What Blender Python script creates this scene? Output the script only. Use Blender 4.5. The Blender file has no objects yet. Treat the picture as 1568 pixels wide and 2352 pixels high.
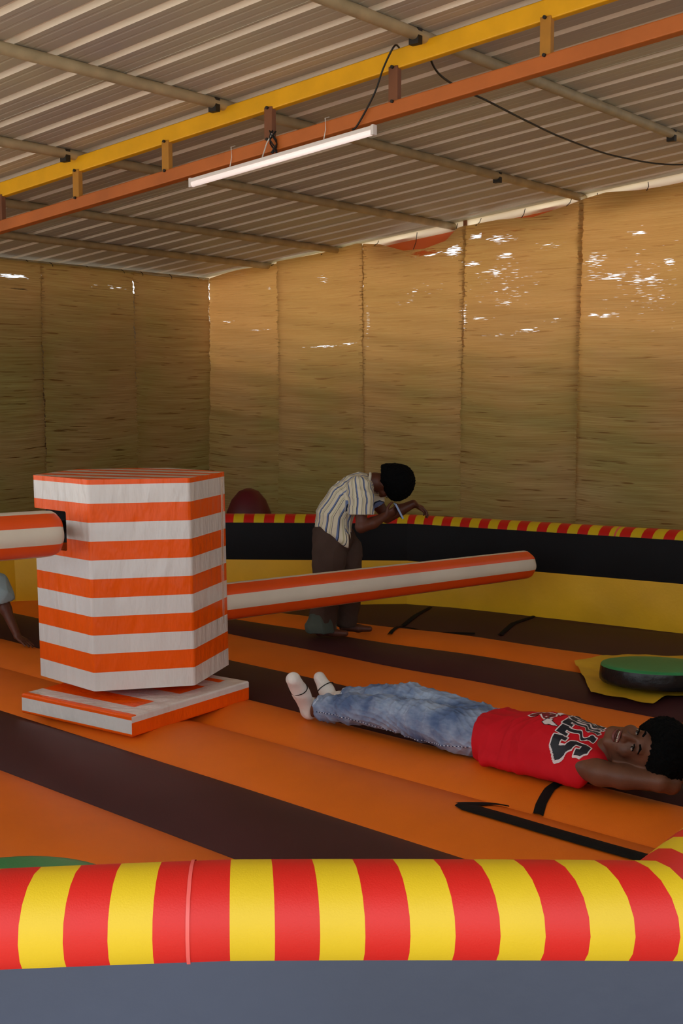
import bpy, bmesh, math, random
import numpy as np
from mathutils import Vector, Matrix
from mathutils.bvhtree import BVHTree
import openvdb
random.seed(7); rng = np.random.default_rng(7)
SC = bpy.context.scene
COL = SC.collection
PI = math.pi

# ------------------------------------------------------------------ camera
cam_d = bpy.data.cameras.new('camera'); cam = bpy.data.objects.new('camera', cam_d); COL.objects.link(cam)
PITCH = math.atan(276/2850)
cam.location = (0, 0, 1.5); cam.rotation_euler = (PI/2-PITCH, 0, 0)
cam_d.sensor_fit = 'VERTICAL'; cam_d.sensor_height = 36; cam_d.lens = 2850/2352*36
cam_d.clip_start = .05; cam_d.clip_end = 300
SC.camera = cam

# ------------------------------------------------------------------ light
w = bpy.data.worlds.new('sky'); SC.world = w; w.use_nodes = True
bgn = w.node_tree.nodes['Background']
bgn.inputs[0].default_value = (0.86, 0.93, 1.0, 1); bgn.inputs[1].default_value = 2.35
sun_d = bpy.data.lights.new('sun', 'SUN'); sun = bpy.data.objects.new('sun', sun_d); COL.objects.link(sun)
sun_d.energy = 4.0; sun_d.angle = math.radians(1.0); sun_d.color = (1.0, .93, .8)
sun.location = (0, 0, 12); sun.rotation_euler = (math.radians(28), math.radians(-14), 0)
SC.view_settings.view_transform = 'Standard'; SC.view_settings.look = 'None'
SC.view_settings.gamma = 1; SC.view_settings.use_curve_mapping = False
SC.view_settings.exposure = 0.0
SC.cycles.use_denoising = True
SC.cycles.max_bounces = 8; SC.cycles.transparent_max_bounces = 12
SC.cycles.sample_clamp_indirect = 6

# ------------------------------------------------------------------ helpers
def srgb(r, g, b):
    f = lambda c: (c/255/12.92) if c/255 <= .04045 else ((c/255+.055)/1.055)**2.4
    return (f(r), f(g), f(b), 1)

def new_mat(name):
    m = bpy.data.materials.new(name); m.use_nodes = True
    nt = m.node_tree; b = nt.nodes['Principled BSDF']
    return m, nt, b

def N(nt, t, **kw):
    n = nt.nodes.new(t)
    for k, v in kw.items(): setattr(n, k, v)
    return n

def coords(nt, scale=(1, 1, 1), rot=(0, 0, 0)):
    tc = N(nt, 'ShaderNodeTexCoord'); mp = N(nt, 'ShaderNodeMapping')
    mp.inputs['Scale'].default_value = scale; mp.inputs['Rotation'].default_value = rot
    nt.links.new(tc.outputs['Object'], mp.inputs[0])
    return mp.outputs[0]

def mat(name, col, rough=.5, var=.12, vscale=3, bump=0.0, bscale=60, metal=0, coat=0, stretch=(1, 1, 1), spec=.5, col2=None, detail=4):
    m, nt, b = new_mat(name)
    c = coords(nt, stretch)
    nz = N(nt, 'ShaderNodeTexNoise'); nz.inputs['Scale'].default_value = vscale; nz.inputs['Detail'].default_value = detail
    nt.links.new(c, nz.inputs['Vector'])
    mx = N(nt, 'ShaderNodeMix', data_type='RGBA')
    rmp = N(nt, 'ShaderNodeMapRange'); rmp.inputs[1].default_value = .3; rmp.inputs[2].default_value = .7
    nt.links.new(nz.outputs['Fac'], rmp.inputs[0]); nt.links.new(rmp.outputs[0], mx.inputs[0])
    a = tuple(x*(1-var) for x in col[:3])+(1,)
    bb = tuple(min(1, x*(1+var)) for x in (col2 or col)[:3])+(1,)
    mx.inputs[6].default_value = a; mx.inputs[7].default_value = bb
    nt.links.new(mx.outputs[2], b.inputs['Base Color'])
    b.inputs['Roughness'].default_value = rough; b.inputs['Metallic'].default_value = metal
    b.inputs['Coat Weight'].default_value = coat; b.inputs['Coat Roughness'].default_value = .12
    b.inputs['Specular IOR Level'].default_value = spec
    if bump:
        n2 = N(nt, 'ShaderNodeTexNoise'); n2.inputs['Scale'].default_value = bscale; n2.inputs['Detail'].default_value = 3
        nt.links.new(c, n2.inputs['Vector'])
        bp = N(nt, 'ShaderNodeBump'); bp.inputs['Strength'].default_value = 1; bp.inputs['Distance'].default_value = bump
        nt.links.new(n2.outputs['Fac'], bp.inputs['Height']); nt.links.new(bp.outputs[0], b.inputs['Normal'])
    return m

def empty(name, loc=(0, 0, 0), rz=0, M=None):
    o = bpy.data.objects.new(name, None); COL.objects.link(o)
    if M is not None: o.matrix_world = M
    else: o.location = loc; o.rotation_euler = (0, 0, rz)
    o.empty_display_size = .1
    return o

def tag(o, label=None, cat=None, group=None, kind=None):
    if label: o['label'] = label
    if cat: o['category'] = cat
    if group: o['group'] = group
    if kind: o['kind'] = kind
    return o

def mesh_obj(name, verts, faces, mats, parent=None, fmat=None, smooth=False, world=True):
    """verts in world coordinates; if a parent is given they are converted to its space"""
    v = np.asarray(verts, dtype=np.float64).reshape(-1, 3)
    if parent is not None and world:
        Mi = np.array(root_matrix(parent).inverted())
        v = v @ Mi[:3, :3].T + Mi[:3, 3]
    me = bpy.data.meshes.new(name)
    me.from_pydata(v.tolist(), [], [list(f) for f in faces])
    for m in (mats if isinstance(mats, (list, tuple)) else [mats]): me.materials.append(m)
    if fmat is not None: me.polygons.foreach_set('material_index', fmat)
    if smooth: me.polygons.foreach_set('use_smooth', [True]*len(me.polygons))
    me.update()
    o = bpy.data.objects.new(name, me); COL.objects.link(o)
    if parent is not None: o.parent = parent
    return o

def root_matrix(o):
    M = o.matrix_basis.copy() if o.parent is None else root_matrix(o.parent) @ o.matrix_basis
    return M

def fix_normals(o):
    bm = bmesh.new(); bm.from_mesh(o.data); bmesh.ops.recalc_face_normals(bm, faces=bm.faces); bm.to_mesh(o.data); bm.free()
    return o

def box_vf(c, ax, ay, az):
    """centre and three half-axis vectors"""
    c, ax, ay, az = map(np.array, (c, ax, ay, az)); v = []
    for z in (-1, 1):
        for y in (-1, 1):
            for x in (-1, 1): v.append(c+ax*x+ay*y+az*z)
    f = [(0, 2, 3, 1), (4, 5, 7, 6), (0, 1, 5, 4), (2, 6, 7, 3), (0, 4, 6, 2), (1, 3, 7, 5)]
    return v, f

def bevel_mod(o, w=.004, seg=2):
    m = o.modifiers.new('bevel', 'BEVEL'); m.width = w; m.segments = seg; m.limit_method = 'ANGLE'; m.angle_limit = .6
    return o

def tube_vf(path, radii, n=10, cap=True):
    path = [np.array(p, float) for p in path]
    if not hasattr(radii, '__len__'): radii = [radii]*len(path)
    V = []; F = []
    up = np.array([.013, .02, 1.0])
    for i, p in enumerate(path):
        t = path[min(i+1, len(path)-1)]-path[max(i-1, 0)]; t /= np.linalg.norm(t)+1e-9
        a = np.cross(t, up)
        if np.linalg.norm(a) < .05: a = np.cross(t, [1, 0, 0])
        a /= np.linalg.norm(a); b = np.cross(a, t)
        for k in range(n):
            th = 2*PI*k/n; V.append(p+radii[i]*(a*math.cos(th)+b*math.sin(th)))
    for i in range(len(path)-1):
        for k in range(n):
            F.append((i*n+k, i*n+(k+1) % n, (i+1)*n+(k+1) % n, (i+1)*n+k))
    if cap: F.append(tuple(range(n-1, -1, -1))); F.append(tuple(range((len(path)-1)*n, len(path)*n)))
    return V, F

def join_vf(lst):
    V = []; F = []
    for v, f in lst:
        o = len(V); V += list(v); F += [tuple(i+o for i in q) for q in f]
    return V, F

# ------------------------------------------------------------------ room frame
C0 = np.array([-1.281, 12.093]); RR = np.array([.783, -.622]); PP = np.array([.6225, .783])
ROOF0, SLOPE = 2.604, .0985
def W(t, s, z):           # t along the right wall (towards the viewer), s away from it into the room
    p = C0+t*RR-s*PP
    return np.array([p[0], p[1], z])
def WR(t, s, dz=0): return W(t, s, ROOF0+SLOPE*t+dz)
GROUND = -.45

# ------------------------------------------------------------------ materials
M_ORANGE = mat('orange_vinyl', srgb(236, 116, 22), .5, .07, 2.5, .0006, 500, spec=.4)
M_MAROON = mat('maroon_vinyl', srgb(66, 32, 34), .55, .12, 2.5, .0006, 500, spec=.35)
M_BLACKV = mat('black_vinyl', srgb(17, 17, 19), .65, .15, 3, .0006, 400, spec=.2)
M_YELV = mat('yellow_vinyl', srgb(232, 178, 20), .5, .10, 3, .001, 40, spec=.4)
M_RED = mat('red_stripe_vinyl', srgb(204, 20, 10), .5, .06, 3, .0004, 300)
M_YEL = mat('yellow_stripe_vinyl', srgb(216, 182, 18), .5, .05, 3, .0004, 300)
M_SKIRT = mat('slate_vinyl_skirt', srgb(50, 60, 82), .36, .15, 1.3, .0008, 30)
M_STRAP = mat('black_webbing', srgb(16, 16, 16), .8, .2, 20, .001, 200, spec=.2)
M_FILM_O = mat('film_orange', srgb(250, 92, 0), .36, .05, 3, .012, 7, coat=.1, stretch=(2.2, 2.2, .8), spec=.3)
M_FILM_W = mat('film_white', srgb(226, 220, 214), .33, .04, 3, .012, 7, coat=.2, stretch=(2.2, 2.2, .8))
M_ARM_O = mat('foam_cover_orange', srgb(236, 82, 16), .42, .06, 4, .0015, 14)
M_ARM_W = mat('foam_cover_white', srgb(220, 208, 188), .42, .06, 4, .0015, 14)
M_DARK = mat('dark_void', srgb(20, 18, 18), .8)
M_GREEN = mat('green_vinyl', srgb(50, 140, 82), .4, .08, 4, .0006, 100)
M_FILM_K = mat('black_film', srgb(20, 21, 22), .42, .2, 8, .006, 22, coat=.15, spec=.35)
M_PATCH = mat('yellow_patch_vinyl', srgb(222, 176, 40), .5, .1, 8, .003, 14)
M_CHY = mat('yellow_paint', srgb(246, 180, 8), .45, .08, 6, .0004, 60)
M_CHO = mat('orange_brown_paint', srgb(196, 106, 42), .5, .12, 5, .0004, 60)
M_POST = mat('brown_primer', srgb(128, 78, 48), .55, .15, 8)
M_POSTY = mat('ochre_primer', srgb(190, 130, 40), .55, .15, 8)
M_PIPE = mat('cream_pipe_paint', srgb(190, 174, 140), .55, .2, 9, .0006, 80)
M_BOLT = mat('dark_iron', srgb(35, 30, 26), .6)
M_GROUND = mat('packed_ground', srgb(186, 176, 160), .9, .2, 1.5, .01, 8)
M_PLASTER = mat('outer_plaster', srgb(150, 130, 105), .9, .15, 2)
M_WHITE = mat('white_plastic', srgb(244, 236, 232), .35, .03, 4)
M_WIRE = mat('black_cable', srgb(18, 16, 14), .5)
M_STRING = mat('white_string', srgb(225, 222, 215), .7)
M_REDBAG = mat('crimson_vinyl', srgb(88, 12, 24), .5, .12, 3)

def roof_material():
    m, nt, b = new_mat('painted_roof_sheet')
    c = coords(nt, (1, 1, 1))
    n1 = N(nt, 'ShaderNodeTexNoise'); n1.inputs['Scale'].default_value = 1.1; n1.inputs['Detail'].default_value = 6
    nt.links.new(c, n1.inputs['Vector'])
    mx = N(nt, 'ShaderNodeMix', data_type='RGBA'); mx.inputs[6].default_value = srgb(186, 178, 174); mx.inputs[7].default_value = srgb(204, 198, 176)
    r = N(nt, 'ShaderNodeMapRange'); r.inputs[1].default_value = .35; r.inputs[2].default_value = .65
    nt.links.new(n1.outputs['Fac'], r.inputs[0]); nt.links.new(r.outputs[0], mx.inputs[0])
    nt.links.new(mx.outputs[2], b.inputs['Base Color'])
    b.inputs['Roughness'].default_value = .5
    return m
M_ROOF = roof_material()
M_RIB = mat('roof_rib_lit', srgb(240, 228, 212), .5, .08, 2)  # paler than the pans: light caught by the ribs put into their colour

def reed_material():
    m, nt, b = new_mat('woven_reed')
    L = nt.links
    att = N(nt, 'ShaderNodeAttribute'); att.attribute_name = 'matuv'        # x along the mat, y height, z holes
    sep = N(nt, 'ShaderNodeSeparateXYZ'); L.new(att.outputs['Vector'], sep.inputs[0])
    def streak(sx, sy, det=3, off=0):
        cmb = N(nt, 'ShaderNodeCombineXYZ')
        a = N(nt, 'ShaderNodeMath', operation='MULTIPLY'); a.inputs[1].default_value = sx; L.new(sep.outputs[0], a.inputs[0])
        bb = N(nt, 'ShaderNodeMath', operation='MULTIPLY'); bb.inputs[1].default_value = sy; L.new(sep.outputs[1], bb.inputs[0])
        L.new(a.outputs[0], cmb.inputs[0]); L.new(bb.outputs[0], cmb.inputs[1]); cmb.inputs[2].default_value = off
        n = N(nt, 'ShaderNodeTexNoise'); n.inputs['Scale'].default_value = 1; n.inputs['Detail'].default_value = det
        L.new(cmb.outputs[0], n.inputs['Vector']); return n.outputs['Fac']
    fine = streak(2.2, 170, 2); mid = streak(1.6, 34, 3, 3.3); dark = streak(3.2, 62, 2, 7.7); big = streak(1.2, 1.2, 3, 9.1); hol = streak(11, 150, 3, 5.1)
    ramp = N(nt, 'ShaderNodeValToRGB'); e = ramp.color_ramp.elements
    e[0].position = .3; e[0].color = srgb(166, 142, 92); e[1].position = .72; e[1].color = srgb(216, 194, 142)
    L.new(fine, ramp.inputs[0])
    mx = N(nt, 'ShaderNodeMix', data_type='RGBA', blend_type='MULTIPLY'); mx.inputs[0].default_value = 1
    r2 = N(nt, 'ShaderNodeValToRGB'); e = r2.color_ramp.elements; e[0].position = .33; e[0].color = (.82, .76, .64, 1); e[1].position = .66; e[1].color = (1, 1, 1, 1)
    L.new(mid, r2.inputs[0]); L.new(ramp.outputs[0], mx.inputs[6]); L.new(r2.outputs[0], mx.inputs[7])
    mx2 = N(nt, 'ShaderNodeMix', data_type='RGBA', blend_type='MULTIPLY'); mx2.inputs[0].default_value = 1
    r3 = N(nt, 'ShaderNodeValToRGB'); e = r3.color_ramp.elements; e[0].position = .64; e[0].color = (1, 1, 1, 1); e[1].position = .70; e[1].color = (.25, .18, .10, 1)
    L.new(dark, r3.inputs[0]); L.new(mx.outputs[2], mx2.inputs[6]); L.new(r3.outputs[0], mx2.inputs[7])
    mx3 = N(nt, 'ShaderNodeMix', data_type='RGBA', blend_type='MULTIPLY'); mx3.inputs[0].default_value = 1
    r4 = N(nt, 'ShaderNodeValToRGB'); e = r4.color_ramp.elements; e[0].position = .4; e[0].color = (.80, .92, .66, 1); e[1].position = .6; e[1].color = (1, .92, .84, 1)
    L.new(big, r4.inputs[0]); L.new(mx2.outputs[2], mx3.inputs[6]); L.new(r4.outputs[0], mx3.inputs[7])
    L.new(mx3.outputs[2], b.inputs['Base Color']); b.inputs['Roughness'].default_value = .75
    b.inputs['Specular IOR Level'].default_value = .25
    bp = N(nt, 'ShaderNodeBump'); bp.inputs['Distance'].default_value = .004; bp.inputs['Strength'].default_value = .6
    L.new(fine, bp.inputs['Height']); L.new(bp.outputs[0], b.inputs['Normal'])
    tr = N(nt, 'ShaderNodeBsdfTranslucent'); tr.inputs[0].default_value = srgb(222, 154, 84)
    mix1 = N(nt, 'ShaderNodeMixShader'); mix1.inputs[0].default_value = .3
    L.new(b.outputs[0], mix1.inputs[1]); L.new(tr.outputs[0], mix1.inputs[2])
    tp = N(nt, 'ShaderNodeBsdfTransparent')
    # hole where streak noise + painted wear > threshold
    ad = N(nt, 'ShaderNodeMath', operation='ADD'); L.new(hol, ad.inputs[0]); L.new(sep.outputs[2], ad.inputs[1])
    gt = N(nt, 'ShaderNodeMapRange'); gt.inputs[1].default_value = .86; gt.inputs[2].default_value = .98; L.new(ad.outputs[0], gt.inputs[0])
    mix2 = N(nt, 'ShaderNodeMixShader'); L.new(gt.outputs[0], mix2.inputs[0]); L.new(mix1.outputs[0], mix2.inputs[1]); L.new(tp.outputs[0], mix2.inputs[2])
    L.new(mix2.outputs[0], nt.nodes['Material Output'].inputs['Surface'])
    return m
M_REED = reed_material()
M_REEDEND = mat('reed_stalk', srgb(190, 155, 96), .7, .2, 30)

def translucent_mat(name, col, amt=.6):
    m, nt, b = new_mat(name); b.inputs['Base Color'].default_value = col; b.inputs['Roughness'].default_value = .6
    tr = N(nt, 'ShaderNodeBsdfTranslucent'); tr.inputs[0].default_value = col
    nz = N(nt, 'ShaderNodeTexNoise'); nz.inputs['Scale'].default_value = 6; nt.links.new(coords(nt), nz.inputs['Vector'])
    ad = N(nt, 'ShaderNodeMath', operation='MULTIPLY_ADD'); ad.inputs[1].default_value = .1; ad.inputs[2].default_value = amt-.05
    nt.links.new(nz.outputs['Fac'], ad.inputs[0])
    mx = N(nt, 'ShaderNodeMixShader'); nt.links.new(ad.outputs[0], mx.inputs[0])
    nt.links.new(b.outputs[0], mx.inputs[1]); nt.links.new(tr.outputs[0], mx.inputs[2])
    nt.links.new(mx.outputs[0], nt.nodes['Material Output'].inputs['Surface'])
    return m
M_TARP = translucent_mat('orange_tarpaulin', srgb(180, 76, 26), .12)
M_EAVE = translucent_mat('milky_plastic_edging', srgb(250, 240, 222), .75)

# ------------------------------------------------------------------ setting: ground, outer walls, roof
def quad_grid(fn, nu, nv):
    V = [fn(i/nu, j/nv) for j in range(nv+1) for i in range(nu+1)]
    F = [(j*(nu+1)+i, j*(nu+1)+i+1, (j+1)*(nu+1)+i+1, (j+1)*(nu+1)+i) for j in range(nv) for i in range(nu)]
    return V, F

g = mesh_obj('floor', *box_vf((0, 5, GROUND-.1), (40, 0, 0), (0, 40, 0), (0, 0, .1)), M_GROUND); tag(g, kind='structure')
def outer_wall(name, a, b, z1, th=.1, off=None):
    a = np.array(a); b = np.array(b); d = (b-a)/np.linalg.norm(b-a); n = np.array([-d[1], d[0]])
    c = (a+b)/2
    v, f = box_vf((c[0], c[1], (GROUND+z1)/2), np.append(d*np.linalg.norm(b-a)/2, 0), np.append(n*th/2, 0), (0, 0, (z1-GROUND)/2))
    o = mesh_obj(name, v, f, M_PLASTER); tag(o, kind='structure'); return o
outer_wall('wall_right', W(-.5, -.45, 0)[:2], W(5.6, -.45, 0)[:2], 1.86)
outer_wall('wall_left', W(-.4, -.4, 0)[:2], W(-.4, 6.4, 0)[:2], 2.42)
outer_wall('light_block_near_right', W(6.1, -.3, 0)[:2], W(10.2, -.3, 0)[:2], 2.9)  # unseen plain wall section, added to block light from the right

outer_wall('light_block_front_right', W(10.9, 0, 0)[:2], W(10.9, 6.6, 0)[:2], 3.5)  # made-up wall out of view, cuts sky light from the right rear

# corrugated roof: sheets of four ribs, each sheet its own part
ceil = empty('ceiling', WR(0, 0)); tag(ceil, kind='structure')
RIB = .2325; RIB0 = .12
T0, T1 = -.35, 10.6
k = 0; nsheet = 11
for sh in range(nsheet):
    prof = []            # (s, dz, mat)
    s0 = -.06+RIB*4*sh
    for r in range(4):
        a = s0+r*RIB
        # pan with two micro ribs, then raised rib (towards the sky)
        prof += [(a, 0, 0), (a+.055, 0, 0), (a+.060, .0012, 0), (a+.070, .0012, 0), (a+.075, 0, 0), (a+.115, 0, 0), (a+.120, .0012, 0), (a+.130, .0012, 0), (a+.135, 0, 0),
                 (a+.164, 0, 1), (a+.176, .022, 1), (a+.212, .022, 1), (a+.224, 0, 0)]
    prof.append((s0+4*RIB+.012, -.001, 0))
    V = []; F = []; fm = []
    for (s, dz, mm) in prof:
        for t in (T0, T1): V.append(WR(t, s, dz+.001*(sh % 2)))
    for i in range(len(prof)-1):
        F.append((2*i, 2*i+1, 2*i+3, 2*i+2)); fm.append(prof[i][2])
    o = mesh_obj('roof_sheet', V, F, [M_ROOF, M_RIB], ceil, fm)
    so = o.modifiers.new('thick', 'SOLIDIFY'); so.thickness = .0015; so.offset = 1

# pale plastic edging between the roof and the right wall
V, F = box_vf(WR(5.1, -.02, -.034), np.append(RR*5.2, SLOPE*5.2), (0, 0, .032), np.append(PP*.004, 0))
e = mesh_obj('trim_1', V, F, M_EAVE); tag(e, kind='structure')
# dark header pipe of the left wall
V, F = tube_vf([WR(0, 0, -.035), WR(0, 6.2, -.035)], .02)
o = mesh_obj('header_pipe', V, F, M_PIPE, smooth=True); tag(o, 'thin cream header pipe above the left mats, under the roof edge', 'pipe')

# purlins
PUR = [(.79, 'roof pipe nearest the far corner'), (1.63, 'second roof pipe from the far corner'), (2.80, 'third roof pipe from the far corner'),
       (3.98, 'ending at the right wall near the photo edge'), (5.23, 'nearest one, top right')]
for t, lb in PUR:
    V, F = tube_vf([WR(t, -.1, -.030), WR(t, 10.2, -.030)], .028, 14)
    root = empty('roof_pipe', WR(t, 0, -.03)); tag(root, 'cream steel pipe under the roof, '+lb, 'pipe', None)
    fix_normals(mesh_obj('pipe', V, F, M_PIPE, root, smooth=True))
    for s in ((3.99, 1.24) if t > 3 else (3.99,)):
        V, F = box_vf(WR(t, s, -.042), np.append(RR*.026, 0), np.append(PP*.016, 0), (0, 0, .034))
        mesh_obj('clamp', V, F, M_BOLT, root)

# ------------------------------------------------------------------ truss over the arena
SB = 3.9
tr = empty('roof_truss', WR(4, SB, -.3)); tag(tr, 'steel roof truss with a yellow upper beam and an orange lower beam', 'truss')
d3 = np.append(RR, SLOPE); n3 = np.array([0, 0, 1.0]); p3 = np.append(PP, 0)
def beam(name, t0, t1, dz, hz, hw, m, s=SB):
    c = (WR(t0, s, dz)+WR(t1, s, dz))/2
    V, F = box_vf(c, d3*(t1-t0)/2, p3*hw, n3*hz)
    o = bevel_mod(mesh_obj(name, V, F, m, tr), .006); return o
tag(beam('top_chord', -.1, 10.3, -.083, .044, .022, M_CHY), 'yellow painted steel beam')
tag(beam('bottom_chord', -.1, 10.3, -.302, .034, .030, M_CHO), 'orange brown painted steel beam')
for i, t in enumerate([.6, 1.33, 2.09, 2.81, 3.55, 4.29, 5.06, 5.85, 6.6, 7.35]):
    V, F = box_vf(WR(t, SB+.012, -.195), RR.tolist()+[0], p3*.013, (0, 0, .083))
    V = [v for v in V]
    c = WR(t, SB+.012, -.195)
    V, F = box_vf(c, np.append(RR*.026, 0), p3*.016, (0, 0, .083))
    o = bevel_mod(mesh_obj('post', V, F, M_POSTY if i in (3, 4, 7) else M_POST, tr), .003)
    for dz in (-.118, -.272):
        V, F = tube_vf([WR(t, SB+.030, dz), WR(t, SB+.040, dz)], .008, 8)
        mesh_obj('bolt', V, F, M_BOLT, o)

# tube light under the lower beam
la, lb_ = WR(3.76, SB+.04, -.378), WR(4.96, SB+.04, -.378)
lt = empty('tube_light', (la+lb_)/2); tag(lt, 'long white tube light hung under the orange beam', 'lamp')
M_TUBE, nt, b = new_mat('tube_glass'); b.inputs['Base Color'].default_value = srgb(250, 240, 236); b.inputs['Roughness'].default_value = .3
b.inputs['Emission Color'].default_value = srgb(255, 232, 224); b.inputs['Emission Strength'].default_value = .6
dl = (lb_-la)/np.linalg.norm(lb_-la)
V, F = box_vf((la+lb_)/2+np.array([0, 0, .010]), (lb_-la)/2, p3*.013, n3*.010); bevel_mod(mesh_obj('housing', V, F, M_WHITE, lt), .003)
V, F = tube_vf([la+dl*.01+(0, 0, -.010), lb_-dl*.01+(0, 0, -.010)], .0145, 14); mesh_obj('diffuser', V, F, M_TUBE, lt, smooth=True)
for p in (la, lb_):
    V, F = box_vf(p+np.array([0, 0, -.001]), dl*.008, p3*.016, n3*.024); bevel_mod(mesh_obj('end_cap', V, F, M_WHITE, lt), .003)
for t in (4.04, 4.66):
    p = WR(t, SB+.042, -.36); q = WR(t+.01, SB+.042, -.258)
    V, F = tube_vf([p, (p+q)/2+np.array([.006, 0, 0]), q, q+np.append(PP*.03, .01)], .0022, 6); mesh_obj('hanging_string', V, F, M_STRING, lt)

def cable(name, pts, r, m, label, n=8, cat='cable', sag=0):
    P_ = [np.array(p) for p in pts]; out = []
    for i in range(len(P_)-1):
        p0 = P_[max(i-1, 0)]; p1 = P_[i]; p2 = P_[i+1]; p3_ = P_[min(i+2, len(P_)-1)]
        for q in np.linspace(0, 1, n, endpoint=False):
            out.append(.5*((2*p1)+(-p0+p2)*q+(2*p0-5*p1+4*p2-p3_)*q*q+(-p0+3*p1-3*p2+p3_)*q**3))
    out.append(P_[-1])
    V, F = tube_vf(out, r, 6)
    o = mesh_obj(name, V, F, m, smooth=True); tag(o, label, cat); return o
cable('power_cable', [WR(5.06, SB-.02, -.02), WR(5.09, SB+.06, -.04), WR(5.03, SB+.06, -.12), WR(4.97, SB+.05, -.22), WR(4.87, SB+.045, -.335), WR(4.84, SB+.05, -.352)], .0045, M_WIRE,
      'black power cable looped over the yellow beam down to the tube light')
cable('hanging_cable', [(.36, 5.75, 3.12), (.4417, 6.0, 3.006), (.597, 6.342, 2.997), (.742, 6.563, 2.995), (1.02, 7.03, 2.99), (1.325, 7.497, 2.983), (1.754, 8.04, 2.982), (2.262, 8.407, 2.999), (2.9, 8.5, 3.10)], .0055, M_WIRE,
      'thin black cable sagging below the roof sheets at right')
# knot of wire where the lamp lead is tied
V = []; F = []
parts = []
for j in range(7):
    a = rng.uniform(0, 6.28); base = WR(4.345, SB+.05, -.30)
    pts = [base+np.array([.018*math.cos(a+q*5+j), .012*math.sin(a+q*3), -.055+.11*q]) for q in np.linspace(0, 1, 8)]
    parts.append(tube_vf(pts, .003, 5))
V, F = join_vf(parts); o = mesh_obj('wire_knot', V, F, M_WIRE, smooth=True); tag(o, 'tangle of black wire tied round the orange beam above the tube light', 'wire')
V, F = tube_vf([WR(4.27, SB+.05, -.36), WR(4.31, SB+.06, -.30), WR(4.345, SB+.06, -.26)], .0035, 6); mesh_obj('loose_string', V, F, M_STRING, o, smooth=True)

# ------------------------------------------------------------------ reed mats
def blob_val(blobs, u, z):
    r = 0
    for (bu, bz, su, sz, a) in blobs: r = max(r, a*math.exp(-((u-bu)/su)**2-((z-bz)/sz)**2))
    return r
HR = [(2.60, 2.64, .24, .035, .55), (2.88, 2.64, .1, .06, .5), (3.10, 2.74, .12, .035, .45), (3.33, 2.70, .18, .05, .40), (3.46, 2.76, .2, .02, .3), (3.06, 2.53, .12, .03, .45), (3.38, 2.57, .15, .05, .38), (3.26, 2.45, .25, .06, .33),
      (3.75, 2.62, .2, .05, .30), (3.35, 2.22, .25, .05, .31), (3.15, 2.09, .14, .02, .42), (3.6, 1.99, .14, .025, .40), (3.3, 1.96, .25, .02, .36), (3.8, 2.06, .15, .04, .3),
      (4.11, 2.48, .12, .1, .36), (4.25, 2.37, .3, .04, .40), (4.5, 2.33, .3, .03, .40), (4.70, 2.45, .08, .03, .5), (4.2, 2.08, .2, .03, .38), (4.45, 2.67, .15, .02, .40), (4.6, 2.2, .25, .03, .3),
      (1.45, 1.915, .28, .012, .47), (1.75, 1.925, .15, .010, .45), (.3, 2.17, .14, .014, .35), (.7, 2.08, .25, .012, .36), (.8, 2.45, .1, .05, .28), (1.45, 2.5, .12, .1, .27),
      (1.99, 2.12, .03, .35, .33), (2.985, 2.1, .03, .25, .36), (2.4, 2.25, .2, .03, .3), (4.03, 2.3, .03, .4, .10), (.47, 2.6, .1, .03, .3), (2.6, 2.35, .4, .1, .24), (3.4, 2.35, .5, .35, .24), (4.5, 2.3, .5, .45, .25)]
HL = [(2.31, 2.44, .22, .022, .52), (2.28, 2.34, .2, .018, .46), (2.0, 2.585, .1, .014, .5), (1.61, 2.59, .06, .012, .5), (1.17, 2.58, .12, .012, .47), (.28, 2.585, .1, .014, .5), (.12, 2.57, .08, .016, .5),
      (1.2, 2.42, .4, .03, .3), (.04, 2.37, .02, .1, .45), (.03, 2.1, .02, .25, .42), (1.18, 2.27, .05, .02, .4)]
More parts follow.
